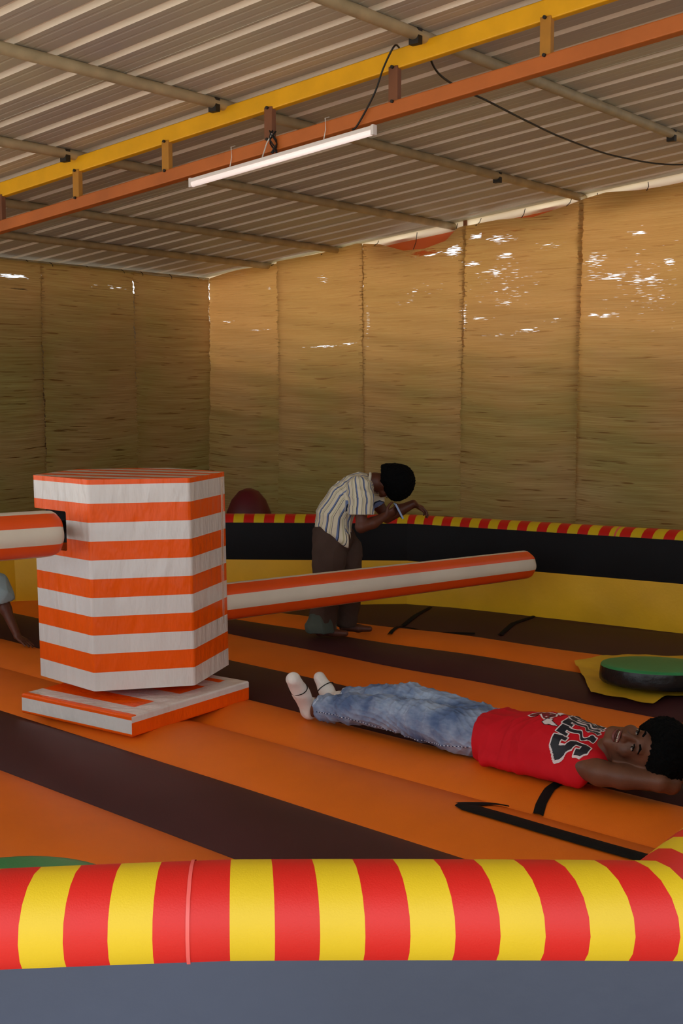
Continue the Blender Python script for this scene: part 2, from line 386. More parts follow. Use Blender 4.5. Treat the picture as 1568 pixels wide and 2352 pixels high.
def mat_wall(i, side, u0, u1, tops, off, label, blobs, tilt=0.0):
    """tops: list of (u, z) for the sagging top edge"""
    root = empty('reed_mat', (W((u0+u1)/2, .03, GROUND) if side == 'R' else W(.03, (u0+u1)/2, GROUND)))
    tag(root, label, 'mat')
    nu, nz = 44, 260
    tu = [a for a, _ in tops]; tz = [b_ for _, b_ in tops]
    ph = i*1.7
    zb = GROUND+.05
    V = []; UV = []
    for j in range(nz+1):
        for k_ in range(nu+1):
            q = k_/nu; u = u0+(u1-u0)*q
            zt = float(np.interp(u, tu, tz))-(.014 if side == 'R' else .01)
            f = j/nz
            z = zb+(zt-zb)*f
            sagw = -.018*math.sin(PI*q)*math.sin(f*PI)           # rows of reed hang in shallow curves
            z2 = z+sagw
            wv = .012*math.sin(2.1*z+ph)+.014*math.sin(u*5+ph*2)+.006*math.sin(z*17+u*2+ph)*f+.004*math.sin(z*31+ph+u*4)
            wv += off+.01*math.sin(PI*q*2+ph)
            edge = .004*math.sin(z*140+ph)+.003*math.sin(z*61) if k_ in (0, nu) else 0
            uu = u+edge+tilt*(zt-z)/3*(1 if k_ > nu/2 else 0)
            p = W(uu, wv, z2) if side == 'R' else W(wv, uu, z2)
            V.append(p); UV.append((u+i*3.1, z, blob_val(blobs, u, z)))
    F = [(j*(nu+1)+k_, j*(nu+1)+k_+1, (j+1)*(nu+1)+k_+1, (j+1)*(nu+1)+k_) for j in range(nz) for k_ in range(nu)]
    o = mesh_obj('woven_sheet', V, F, M_REED, root, smooth=True)
    at = o.data.attributes.new('matuv', 'FLOAT_VECTOR', 'POINT'); at.data.foreach_set('vector', np.array(UV, dtype=np.float32).ravel())
    # frayed reed ends along both sides
    parts = []
    for q_, u in ((0, u0), (1, u1)):
        z = zb+.05
        zt = float(np.interp(u, tu, tz))
        while z < zt-.05:
            z += rng.uniform(.015, .07)
            l = rng.uniform(.008, .03); sg = -1 if q_ == 0 else 1
            a = (W(u-sg*.02, off+.012, z) if side == 'R' else W(off+.012, u-sg*.02, z)); bq = (W(u+sg*l, off+.016, z+rng.uniform(-.008, .006)) if side == 'R' else W(off+.016, u+sg*l, z+rng.uniform(-.008, .006)))
            parts.append(tube_vf([a, bq], .0022, 4))
    V, F = join_vf(parts); mesh_obj('reed_ends', V, F, M_REEDEND, root)['kind'] = 'stuff'
    # ties to the roof edge
    for q in (.12, .5, .88):
        u = u0+(u1-u0)*q; zt = float(np.interp(u, tu, tz))
        a = W(u, off, zt-.03) if side == 'R' else W(off, u, zt-.03)
        zz = ROOF0+(SLOPE*u if side == 'R' else 0)-.02
        b_ = W(u, .02, zz) if side == 'R' else W(.02, u, zz)
        V, F = tube_vf([a, (a+b_)/2+np.array([.01, 0, 0]), b_], .003, 5); mesh_obj('tie_wire', V, F, M_WIRE, root)
TR = [(-.1, 2.57), (.47, 2.65), (.96, 2.69), (1.42, 2.735), (1.88, 2.785), (2.1, 2.765), (2.37, 2.69), (2.6, 2.69), (2.8, 2.74), (2.91, 2.83), (2.97, 2.845), (3.3, 2.865), (3.6, 2.86), (3.84, 2.92), (4.02, 2.96), (4.2, 2.995), (4.45, 2.99), (4.78, 3.01), (5.5, 3.07)]
TL = [(-.1, 2.575), (.3, 2.58), (.7, 2.565), (1.0, 2.58), (1.6, 2.58), (2.1, 2.575), (2.5, 2.58), (3.8, 2.57)]
mat_wall(0, 'R', .052, .962, TR, .050, 'reed mat just right of the room corner, thin bright slanted tear', HR)
mat_wall(1, 'R', .96, 1.945, TR, .062, 'reed mat with a bright curved slit, second right of the room corner', HR)
mat_wall(2, 'R', 1.932, 2.985, TR, .085, 'reed mat behind the bending youth, its top sagging below an orange cloth', HR, -.02)
mat_wall(3, 'R', 2.958, 4.02, TR, .100, 'reed mat with many light holes and a dark gap at its right edge', HR, -.02)
mat_wall(4, 'R', 3.98, 5.05, TR, .040, 'reed mat at the right edge of the photo, light glinting through its upper part', HR)
mat_wall(5, 'R', 5.06, 6.1, TR, .060, 'reed mat on the right wall beyond the photo edge', HR)
mat_wall(6, 'L', .058, 1.0, TL, .050, 'reed mat on the left wall touching the room corner', HL)
mat_wall(7, 'L', .995, 2.035, TL, .065, 'reed mat in the middle of the left wall, behind the striped tower', HL)
mat_wall(8, 'L', 2.02, 3.1, TL, .050, 'reed mat at the left edge of the photo with two bright slots near its top', HL)

mat_wall(9, 'L', 3.085, 4.1, TL+[(6, 2.57)], .060, 'reed mat on the left wall, first one beyond the photo edge', HL)
mat_wall(10, 'L', 4.09, 5.1, TL+[(6, 2.57)], .050, 'reed mat on the left wall, farthest from the room corner', HL)

# orange cloth behind the mats
def cloth(name, t0, t1, z0f, z1f, s, label):
    def fn(a, b_):
        t = t0+(t1-t0)*a; z = z0f(t)+(z1f(t)-z0f(t))*b_
        return W(t, s+.02*math.sin(t*9)+.012*math.sin(z*14+t*3), z)
    V, F = quad_grid(fn, 60, 10)
    o = mesh_obj(name, V, F, M_TARP, smooth=True); tag(o, label, 'cloth'); return o
cloth('orange_cloth', 2.0, 2.94, lambda t: ROOF0+SLOPE*t-.15-.06*math.sin((t-2.0)/.94*PI), lambda t: ROOF0+SLOPE*t-.04, -.05, 'orange cloth sagging between roof edge and mats beside the bright gap')
cloth('orange_cloth', 3.05, 3.98, lambda t: ROOF0+SLOPE*t-.16, lambda t: ROOF0+SLOPE*t-.04, -.05, 'orange cloth strip above the mat with many light holes')
cloth('orange_cloth', 4.1, 5.4, lambda t: ROOF0+SLOPE*t-.16, lambda t: ROOF0+SLOPE*t-.04, -.05, 'orange cloth strip showing above the mat at the right photo edge')
V, F = box_vf(W(2.915, -.02, 2.76), np.append(RR*.016, 0), np.append(PP*.016, 0), (0, 0, .13)); o = mesh_obj('eave_post', V, F, M_POST); tag(o, 'short brown post at the roof edge right of the sagging orange cloth', 'post')

# ------------------------------------------------------------------ inflatable arena
POLY = [np.array(p) for p in [(.50, 8.85), (-2.4, 9.0), (-4.2, 7.5), (-4.25, 5.5), (-2.75, 3.5), (-.85, 2.13), (.575, 2.15), (2.0, 4.1), (2.95, 5.7), (2.85, 7.33)]]
NP_ = len(POLY)
CEN = sum(POLY)/NP_
def line_isect(p, d, q, e):
    A_ = np.array([[d[0], -e[0]], [d[1], -e[1]]]); t = np.linalg.solve(A_, q-p); return p+d*t[0]
def inset(dist):
    L_ = []
    for i in range(NP_):
        a, b_ = POLY[i], POLY[(i+1) % NP_]; d = (b_-a)/np.linalg.norm(b_-a); n = np.array([-d[1], d[0]])
        if np.dot(CEN-a, n) < 0: n = -n
        L_.append((a+n*dist, d))
    return [line_isect(*L_[i-1], *L_[i]) for i in range(NP_)]
INS = {}
def ins(d):
    d = round(d, 4)
    if d not in INS: INS[d] = inset(d)
    return INS[d]
arena = empty('inflatable_arena', (CEN[0], CEN[1], GROUND))
tag(arena, 'large round inflatable arena with orange and maroon floor tubes and a striped rim', 'inflatable')
ND = np.array([.682, .731]); ED = np.array([.731, -.682])       # across / along the floor tubes
# (s at the left end, s at the right end, material)
BND = [1.50, 2.12, 2.685, 3.21, 3.73, 4.17, 4.73, 5.24, None, None, None]
def bnd(i, e):
    """position of boundary i at along-coordinate e (e grows to the lower right)"""
    if i < 8: return BND[i]
    # the last tubes fan slightly
    k_ = (e+5.35)/1.9
    return {8: 5.66+.17*k_, 9: 6.06+.27*k_, 10: 8.2}[i]
TUBES = [(-1, 0, M_ORANGE), (0, 1, M_MAROON), (1, 2, M_ORANGE), (2, 3, M_MAROON), (3, 4, M_ORANGE), (4, 5, M_ORANGE), (5, 6, M_MAROON), (6, 7, M_ORANGE), (7, 8, M_MAROON), (8, 9, M_ORANGE), (9, 10, M_MAROON)]
def bval(i, e): return .6 if i < 0 else bnd(i, e)
AMP = .05
def hprof(q, i, e):
    x = abs(2*q-1)
    h = AMP*(1-x**2.6)-AMP
    if i in (4, 5) : h = AMP*(1-x**2.2)-AMP
    h += (.006*math.sin(e*2.2+i*1.3)+.004*math.sin(e*5.1+i*2.1))*(1-x**3)
    return h
def H(x, y):
    s = x*ND[0]+y*ND[1]; e = x*ED[0]+y*ED[1]
    for i, (a, b_, m) in enumerate(TUBES):
        s0, s1 = bval(a, e), bval(b_, e)
        if s0 <= s <= s1 or i == len(TUBES)-1: return hprof(min(1, max(0, (s-s0)/(s1-s0))), i, e)
    return 0
inner = ins(.07)
def clip_line(p, d):
    ts = []
    for i in range(NP_):
        a, b_ = inner[i], inner[(i+1) % NP_]; ab = b_-a
        den = d[0]*ab[1]-d[1]*ab[0]
        if abs(den) < 1e-9: continue
        t = ((a[0]-p[0])*ab[1]-(a[1]-p[1])*ab[0])/den; u = ((a[0]-p[0])*d[1]-(a[1]-p[1])*d[0])/den
        if -1e-6 <= u <= 1+1e-6: ts.append(t)
    return (min(ts), max(ts)) if len(ts) > 1 else None
for i, (a, b_, m) in enumerate(TUBES):
    rows = []; nq = 18; ne = 90
    for j in range(nq+1):
        q = j/nq; q = .5-.5*math.cos(PI*q)
        # row follows constant q; find clip with the row's mid-line
        e0 = -5.35; s_mid = bval(a, e0)+(bval(b_, e0)-bval(a, e0))*q
        slope = ((bval(a, -3)+(bval(b_, -3)-bval(a, -3))*q)-(bval(a, -7)+(bval(b_, -7)-bval(a, -7))*q))/4
        p = ND*s_mid+ED*e0; d = ED+ND*slope
        c = clip_line(p, d)
        if c is None: rows.append(None); continue
        rows.append([(p+d*t) for t in np.linspace(c[0], c[1], ne+1)])
        rows[-1] = (q, rows[-1])
    rows = [r for r in rows if r]
    if len(rows) < 2: continue
    V = []; 
    for q, pts in rows:
        for p in pts:
            e = p@ED; V.append((p[0], p[1], hprof(q, i, e)))
    F = [(j*(ne+1)+k_, j*(ne+1)+k_+1, (j+1)*(ne+1)+k_+1, (j+1)*(ne+1)+k_) for j in range(len(rows)-1) for k_ in range(ne)]
    o = mesh_obj('floor_tube', V, F, m, arena, smooth=True)
    o['label'] = ('orange' if m is M_ORANGE else 'maroon')+' inflated floor tube'
# underside body of the arena so that it stands on the ground
V = [np.append(p, -.11) for p in ins(.05)]+[np.append(p, GROUND) for p in ins(.05)]
F = [tuple(range(NP_)), tuple(range(2*NP_-1, NP_-1, -1))]+[(i, (i+1) % NP_, NP_+(i+1) % NP_, NP_+i) for i in range(NP_)]
fix_normals(mesh_obj('base_cushion', V, F, M_BLACKV, arena))

def lerp(a, b_, q): return a+(b_-a)*q
TUBE_R = .095
SEGTOP = [.53, .53, .53, .53, .555, .565, .565, .56, .55, .54]        # tube centre height at each corner
def topz(i, q):
    z = lerp(SEGTOP[i], SEGTOP[(i+1) % NP_], q)
    if i == 5:
        x = -.85+1.425*q
        z += -.014*min(1, max(0, (-.2-x)/.5)) + .006*math.sin(PI*q)
    return z
def ring_pt(i, q, th):
    d = TUBE_R*math.cos(th)
    P_ = ins(d); xy = lerp(P_[i], P_[(i+1) % NP_], q)
    return np.array([xy[0], xy[1], topz(i, q)+TUBE_R*math.sin(th)])
NT = 18
SEG_VIS = [9, 0, 1, 5, 6, 4, 7, 8, 2, 3]
for i in range(NP_):
    a, b_ = POLY[i], POLY[(i+1) % NP_]; L_ = np.linalg.norm(b_-a)
    n = max(2, round(L_/.0745))
    ph = {5: .55, 0: .1, 9: .3}.get(i, 0)
    edges = [0]+[(k_+ph)/n for k_ in range(n) if 0 < (k_+ph)/n < 1]+[1]
    reds = [k_ % 2 == 0 for k_ in range(len(edges)-1)]
    if i == 5:
        left = [.37-.0508*k_ for k_ in range(1, 8)][::-1]; right = list(np.arange(.458, 1, .0515))
        edges = [0]+left+[.37]+right+[1]; k0 = len(left)+1
        reds = [(k_-k0) % 2 == 0 for k_ in range(len(edges)-1)]
    for k_ in range(len(edges)-1):
        q0, q1 = edges[k_], edges[k_+1]
        V = []
        sub = 3
        for s_ in range(sub+1):
            q = lerp(q0, q1, s_/sub)
            for t_ in range(NT):
                th = 2*PI*t_/NT; V.append(ring_pt(i, q, th))
        F = [(s_*NT+t_, s_*NT+(t_+1) % NT, (s_+1)*NT+(t_+1) % NT, (s_+1)*NT+t_) for s_ in range(sub) for t_ in range(NT)]
        red = reds[k_]
        o = mesh_obj('rim_stripe', V, F, M_RED if red else M_YEL, arena, smooth=True)
M_WELD = mat('welded_red_vinyl', srgb(226, 92, 88), .3, .05, 10)
# weld seams on the near rim
for i, q in ((5, .410), (0, .62), (6, .5), (9, .44)):
    V, F = [], []
    for dq in (-.0022, .0022):
        for t_ in range(NT):
            th = 2*PI*t_/NT; p = ring_pt(i, q+dq, th); c = ring_pt(i, q+dq, 0)*.5+ring_pt(i, q+dq, PI)*.5
            V.append(c+(p-c)*1.02)
    F = [(t_, (t_+1) % NT, NT+(t_+1) % NT, NT+t_) for t_ in range(NT)]
    mesh_obj('weld_seam', V, F, M_WELD, arena, smooth=True)
# inner wall: black band over yellow band; outer skirt
def band(name, i, d0, z0, d1, z1, m, bulge, lab=None, nx=40, nz=8, wr=.0):
    A0, A1 = ins(d0), ins(d1)
    def fn(a, b_):
        xy0 = lerp(A0[i], A0[(i+1) % NP_], a); xy1 = lerp(A1[i], A1[(i+1) % NP_], a)
        xy = lerp(xy0, xy1, b_); zz = lerp(z0(a) if callable(z0) else z0, z1(a) if callable(z1) else z1, b_)
        cc = CEN-xy; cc = cc/np.linalg.norm(cc)
        bu = bulge*math.sin(PI*b_)+wr*math.sin(a*37+3*math.sin(b_*4))*math.sin(PI*b_)
        xy = xy+cc*bu
        return (xy[0], xy[1], zz)
    V, F = quad_grid(fn, nx, nz)
    o = mesh_obj(name, V, F, m, arena, smooth=True)
    if lab: o['label'] = lab
    return o
for i in range(NP_):
    tz = lambda a, i=i: topz(i, a)
    band('inner_wall_band', i, .105, lambda a, i=i: .305, .098, lambda a, i=i: topz(i, a)+(.040 if i in (9, 0, 1) else -.02), M_BLACKV, .010, 'black vinyl band of the inner wall')
    band('inner_wall_band', i, .100, -.12, .105, .305, M_YELV, .018, 'yellow vinyl band of the inner wall', wr=.003)
    band('outer_skirt', i, -.079, lambda a, i=i: topz(i, a)-.050, -.10, GROUND, M_SKIRT if i in (4, 5, 6, 7) else M_BLACKV, -.02, 'slate grey vinyl outer wall' if i in (4, 5, 6, 7) else None)

def ribbon(name, pts, width, m, parent, lift=.006, label=None, n=14, zf=None):
    """flat strap laid on the floor tubes"""
    P_ = [np.array(p, float) for p in pts]; dens = []
    for a, b_ in zip(P_[:-1], P_[1:]):
        for q in np.linspace(0, 1, n, endpoint=False): dens.append(lerp(a, b_, q))
    dens.append(P_[-1])
    V = []
    for i, p in enumerate(dens):
        t = dens[min(i+1, len(dens)-1)]-dens[max(i-1, 0)]; t /= np.linalg.norm(t); nn = np.array([-t[1], t[0]])
        w_ = width if not callable(width) else width(i/(len(dens)-1))
        for k_ in (-1, -.33, .33, 1):
            x = p+nn*w_/2*k_; V.append((x[0], x[1], H(x[0], x[1])+lift*(1 if abs(k_) < .5 else .55)))
    F = [(i*4+k_, i*4+k_+1, (i+1)*4+k_+1, (i+1)*4+k_) for i in range(len(dens)-1) for k_ in range(3)]
    o = mesh_obj(name, V, F, m, parent, smooth=True)
    if label: o['label'] = label
    return o
ribbon('strap', [(.425, 4.40), (.50, 4.325), (.70, 4.13), (.96, 3.89), (1.02, 3.84)], lambda q: .04+.045*min(1, q*8)*min(1, (1-q)*8+.3), M_STRAP, arena, .009, 'black edge strap beside the lying boy')
ribbon('strap', [(.43, 4.39), (.50, 4.42), (.555, 4.45), (.62, 4.475)], lambda q: .075*(1-q*.85), M_STRAP, arena, .009)
ribbon('strap', [(.715, 4.41), (.74, 4.48), (.79, 4.58), (.87, 4.69), (.96, 4.80)], lambda q: .042, M_STRAP, arena, .007, 'black cross strap by the shoulder of the lying boy')
ribbon('strap', [(.30, 7.62), (.36, 7.82), (.55, 7.86), (.85, 7.78)], .03, M_STRAP, arena, .012)
ribbon('strap', [(.40, 8.05), (.50, 8.3), (.62, 8.55)], .035, M_STRAP, arena, .010)
ribbon('strap', [(1.0, 7.72), (1.12, 8.0), (1.30, 8.22)], .035, M_STRAP, arena, .010)

# ------------------------------------------------------------------ podiums
def patch(poly, name='corner_patch', lift=.015):
    poly = [np.array(p) for p in poly]; c = sum(poly)/len(poly)
    V = []; F = []; R_ = 10; m_ = 12
    for r in range(R_+1):
        for k_ in range(len(poly)):
            a, b_ = poly[k_], poly[(k_+1) % len(poly)]
            for q in range(m_):
                p = lerp(c, lerp(a, b_, q/m_), r/R_)
                V.append((p[0], p[1], H(p[0], p[1])*.35+lift+.006*math.sin(p[0]*31)*math.sin(p[1]*23)*(r/R_)))
    nn = len(poly)*m_
    for r in range(R_):
        for k_ in range(nn): F.append((r*nn+k_, r*nn+(k_+1) % nn, (r+1)*nn+(k_+1) % nn, (r+1)*nn+k_))
    o = mesh_obj(name, V, F, M_PATCH, arena, smooth=True); o['label'] = 'yellow vinyl patch under the podium'; return o
patch([(1.30, 6.82), (1.245, 6.08), (1.50, 5.86), (1.60, 5.98), (2.1, 6.05), (2.45, 6.5), (2.2, 6.95), (1.7, 7.0)])
patch([(-1.35, 2.95), (-.55, 2.85), (-.5, 3.45), (-.9, 3.68), (-1.4, 3.5)], lift=.008)
def podium(c, rx, ry, h, tiltx, tilty, label, rz=0):
    root = empty('podium', c); root.rotation_euler = (tiltx, tilty, rz); tag(root, label, 'podium', None)
    bpy.context.view_layer.update()
    n = 48
    prof = [(.965, 0), (.99, .008), (1.0, .025), (1.0, h-.03), (.985, h-.008)]
    V = []; F = []
    for j, (r, z) in enumerate(prof):
        for k_ in range(n):
            a = 2*PI*k_/n; wv = 1+.006*math.sin(a*9+j)+.004*math.sin(a*17+j*2) if 0 < j < 4 else 1
            V.append((rx*r*wv*math.cos(a), ry*r*wv*math.sin(a), z))
    for j in range(len(prof)-1):
        for k_ in range(n): F.append((j*n+k_, j*n+(k_+1) % n, (j+1)*n+(k_+1) % n, (j+1)*n+k_))
    F.append(tuple(range(n-1, -1, -1)))
    o = mesh_obj('side_wrap', V, F, M_FILM_K, root, smooth=True, world=False); o['label'] = 'black film wrapped side'
    prof = [(.985, h-.008), (.965, h+.002), (.9, h+.006), (.5, h+.010), (0.01, h+.011)]
    V = []; F = []
    for j, (r, z) in enumerate(prof):
        for k_ in range(n):
            a = 2*PI*k_/n; V.append((rx*r*math.cos(a), ry*r*math.sin(a), z))
    for j in range(len(prof)-1):
        for k_ in range(n): F.append((j*n+k_, j*n+(k_+1) % n, (j+1)*n+(k_+1) % n, (j+1)*n+k_))
    F.append(tuple(range((len(prof)-1)*n, len(prof)*n)))
    o = mesh_obj('top_pad', V, F, M_GREEN, root, smooth=True, world=False); o['label'] = 'green vinyl top'
    return root
podium((1.60, 6.20, .03), .285, .27, .088, -.055, .02, 'green topped round podium on a yellow patch behind the lying boy')
podium((-.93, 3.27, -.01), .36, .36, .118, 0, 0, 'green topped round podium peeping over the near striped rim at left')

# red bolster behind the far rim
root = empty('crimson_bolster', (-.75, 10.0, GROUND)); tag(root, 'dark crimson dome topped cushion standing behind the far rim', 'cushion')
V = []; F = []; n = 32
prof = [(.16, 0), (.185, .03), (.2, .12), (.21, .7), (.205, .85), (.18, .98), (.14, 1.08), (.08, 1.15), (.02, 1.175)]
for r, z in prof:
    for k_ in range(n):
        a = 2*PI*k_/n; V.append((r*math.cos(a), r*math.sin(a), z))
for j in range(len(prof)-1):
    for k_ in range(n): F.append((j*n+k_, j*n+(k_+1) % n, (j+1)*n+(k_+1) % n, (j+1)*n+k_))
F += [tuple(range(n-1, -1, -1)), tuple(range((len(prof)-1)*n, len(prof)*n))]
mesh_obj('cover', V, F, M_REDBAG, root, smooth=True, world=False)
V, F = tube_vf([(.2*math.cos(a), .2*math.sin(a), .13) for a in np.linspace(0, 2*PI, 33)], .006, 6, False); mesh_obj('piping', V, F, M_DARK, root, smooth=True, world=False)

# ------------------------------------------------------------------ sweeper: base pad, tower, two arms
TC = np.array([-1.018, 6.02])
sweep = empty('sweeper_machine', (TC[0], TC[1], 0)); tag(sweep, 'orange and white striped hexagonal tower with two long padded arms', 'ride')
bpy.context.view_layer.update()
# base pad
fc = np.array([-.915, 5.30]); dl_ = np.array([-.575, .41]); dr_ = np.array([.468, .675])
dl_ = dl_/np.linalg.norm(dl_)*.72; dr_ = dr_/np.linalg.norm(dr_)*.81
def slab():
    n1, n2 = 24, 24
    x0, y0 = 0, 0
    xs = [0, .03, .06, .1, .14, .3, .45, .60, .66, .72]; ys = [0, .03, .07, .12, .25, .42, .6, .7, .75, .81]
    zs = [0, .014, .066, .082, .096]
    ul, ur = dl_/.72, dr_/.81
    P3 = lambda x, y, z: np.array([*(fc+ul*x+ur*y), z-.004])
    V = []; F = []; fm = []
    def addq(pts, mi):
        b0 = len(V); V.extend(pts); F.append((b0, b0+1, b0+2, b0+3)); fm.append(mi)
    # left-hand front side (y = 0 plane runs along ul)
    for x0, x1 in zip(xs[:-1], xs[1:]):
        for z0, z1, mi in ((0, .014, 0), (.014, .076, 1), (.076, .096, 0)):
            addq([P3(x0, 0, z0), P3(x1, 0, z0), P3(x1, 0, z1), P3(x0, 0, z1)], mi)
            addq([P3(x0, .81, z0), P3(x1, .81, z0), P3(x1, .81, z1), P3(x0, .81, z1)], mi)
    for y0, y1 in zip(ys[:-1], ys[1:]):
        for z0, z1, mi in ((0, .064, 0), (.064, .096, 1)):
            addq([P3(0, y0, z0), P3(0, y1, z0), P3(0, y1, z1), P3(0, y0, z1)], mi)
            addq([P3(.72, y0, z0), P3(.72, y1, z0), P3(.72, y1, z1), P3(.72, y0, z1)], mi)
    for i_, (x0, x1) in enumerate(zip(xs[:-1], xs[1:])):
        for j_, (y0, y1) in enumerate(zip(ys[:-1], ys[1:])):
            if y1 <= .031: mi = 0
            elif x1 <= .061: mi = 1
            elif y1 <= .13: mi = 1
            else: mi = 0 if (j_ % 2 == 1 and i_ > 2) else 1
            addq([P3(x0, y0, .096), P3(x1, y0, .096), P3(x1, y1, .096), P3(x0, y1, .096)], mi)
            addq([P3(x0, y0, 0), P3(x1, y0, 0), P3(x1, y1, 0), P3(x0, y1, 0)], 0)
    o = mesh_obj('base_pad', V, F, [M_FILM_O, M_FILM_W], sweep, fm)
    bm = bmesh.new(); bm.from_mesh(o.data); bmesh.ops.remove_doubles(bm, verts=bm.verts, dist=.0008); bmesh.ops.recalc_face_normals(bm, faces=bm.faces); bm.to_mesh(o.data); bm.free()
    bevel_mod(o, .009, 3); o['label'] = 'low square striped base pad'
slab()
# raised hem line on the base pad
# turning shaft between pad and tower
V, F = tube_vf([(TC[0], TC[1], .09), (TC[0], TC[1], .3)], .12, 20); mesh_obj('shaft', V, F, M_DARK, sweep)
SIDE = .462; ROTH = math.radians(15.0)
TZ0, TZ1 = .135, 1.106
lean = np.array([.010, 0])        # slight lean to the right at the foot
def hexv(k_, r=1.0):
    a = ROTH-PI/2-PI/6+k_*PI/3
    return TC+SIDE*r*np.array([math.cos(a), math.sin(a)])
def tower():
    # corner 0 = front-left, 1 = front-right, going round anticlockwise; face 5 = left face (corner 5 -> 0)
    bands = []; z = TZ0; hb = .0862; k_ = 0
    while z < TZ1-1e-4:
        z1 = min(z+hb, TZ1); bands.append((z, z1, 1 if k_ % 2 == 0 else 0)); z = z1; k_ += 1
    if bands[-1][1]-bands[-1][0] < .01: bands[-2] = (bands[-2][0], TZ1, bands[-2][2]); bands.pop()
    hz0, hz1 = .765, .95
    V = []; F = []; fm = []
    def P_(c, z):
        s_ = (z-TZ0)/(TZ1-TZ0); off = lean*(.5-s_)*1.4
        return np.array([c[0]+off[0], c[1], z])
    def addq(pts, mi):
        b0 = len(V); V.extend(pts); F.append(tuple(range(b0, b0+len(pts)))); fm.append(mi)
    zs = sorted(set([b_[0] for b_ in bands]+[TZ1, hz0, hz1]))
    def mi_at(z):
        for b_ in bands:
            if b_[0] <= z <= b_[1]: return b_[2]
        return 0
    for f in range(6):
        a, b_ = hexv(f), hexv(f+1)
        cols = [0, .25, .5, .75, 1] if f != 5 else [0, .12, .35, .60, .8, 1]
        for z0, z1 in zip(zs[:-1], zs[1:]):
            for c0, c1 in zip(cols[:-1], cols[1:]):
                if f == 5 and z0 >= hz0-1e-6 and z1 <= hz1+1e-6 and c1 <= .601: continue
                if f == 4 and z0 >= hz0-1e-6 and z1 <= hz1+1e-6 and c0 >= .74: continue
                addq([P_(lerp(a, b_, c0), z0), P_(lerp(a, b_, c1), z0), P_(lerp(a, b_, c1), z1), P_(lerp(a, b_, c0), z1)], mi_at((z0+z1)/2))
    # dark pocket behind the arm slot
    a, b_, c = hexv(5), hexv(6), hexv(4)
    pts = [lerp(a, b_, .60), a, lerp(a, c, .25)]
    inn = [lerp(p, TC, .45) for p in pts]
    for (p, q, pi, qi) in ((pts[0], pts[1], inn[0], inn[1]), (pts[1], pts[2], inn[1], inn[2])):
        addq([P_(pi, hz0), P_(qi, hz0), P_(qi, hz1), P_(pi, hz1)], 2)
        addq([P_(p, hz0), P_(q, hz0), P_(qi, hz0), P_(pi, hz0)], 0)
        addq([P_(p, hz1), P_(q, hz1), P_(qi, hz1), P_(pi, hz1)], 2)
    addq([P_(pts[0], hz0), P_(pts[0], hz1), P_(inn[0], hz1), P_(inn[0], hz0)], 2)
    addq([P_(pts[2], hz0), P_(pts[2], hz1), P_(inn[2], hz1), P_(inn[2], hz0)], 2)
    # top and bottom
    bm_ = bmesh.new()
    addq([P_(hexv(k2), TZ0) for k2 in range(6)][::-1], 0)
    o = mesh_obj('tower_body', V, F, [M_FILM_O, M_FILM_W, M_DARK], sweep, fm)
    bm_.from_mesh(o.data)
    # striped top: slice a hexagon
    M_i = np.array(root_matrix(sweep).inverted())
    tv = []
    for k2 in range(6):
        p = P_(hexv(k2), TZ1); p = M_i[:3, :3]@p+M_i[:3, 3]; tv.append(bm_.verts.new(p))
    # finer crown: slightly domed
    f = bm_.faces.new(tv); geom = [f]+tv+list(f.edges)
    d = Vector((math.cos(ROTH+.9), math.sin(ROTH+.9), 0))
    faces = [f]
    for off in np.arange(-.42, .43, .0862):
        geom = [g_ for g_ in geom if g_.is_valid]
        r = bmesh.ops.bisect_plane(bm_, geom=geom, plane_co=d*off, plane_no=d)
        geom = r['geom']
    for fc_ in [g_ for g_ in geom if isinstance(g_, bmesh.types.BMFace)]:
        q = fc_.calc_center_median().dot(d); fc_.material_index = int(math.floor((q+.42)/.0862)) % 2
    bmesh.ops.remove_doubles(bm_, verts=bm_.verts, dist=.0008)
    bmesh.ops.recalc_face_normals(bm_, faces=bm_.faces)
    bm_.to_mesh(o.data); bm_.free()
    bevel_mod(o, .010, 3)
    o['label'] = 'hexagonal tower body with orange and white bands'
    return o
tower()
# clear tape seams on the tower
M_TAPE, nt, b = new_mat('clear_tape'); b.inputs['Base Color'].default_value = srgb(240, 215, 190); b.inputs['Roughness'].default_value = .15; b.inputs['Alpha'].default_value = .35
c1 = hexv(1); c2 = hexv(2)
p0 = lerp(c1, c2, .86); n_ = (p0-TC)/np.linalg.norm(p0-TC)
V, F = box_vf((*(p0+n_*.002), (TZ0+TZ1)/2), (*((c2-c1)/np.linalg.norm(c2-c1)*.012), 0), (*(n_*.002), 0), (0, 0, (TZ1-TZ0)/2-.02))
mesh_obj('tape_seam', V, F, M_TAPE, sweep)

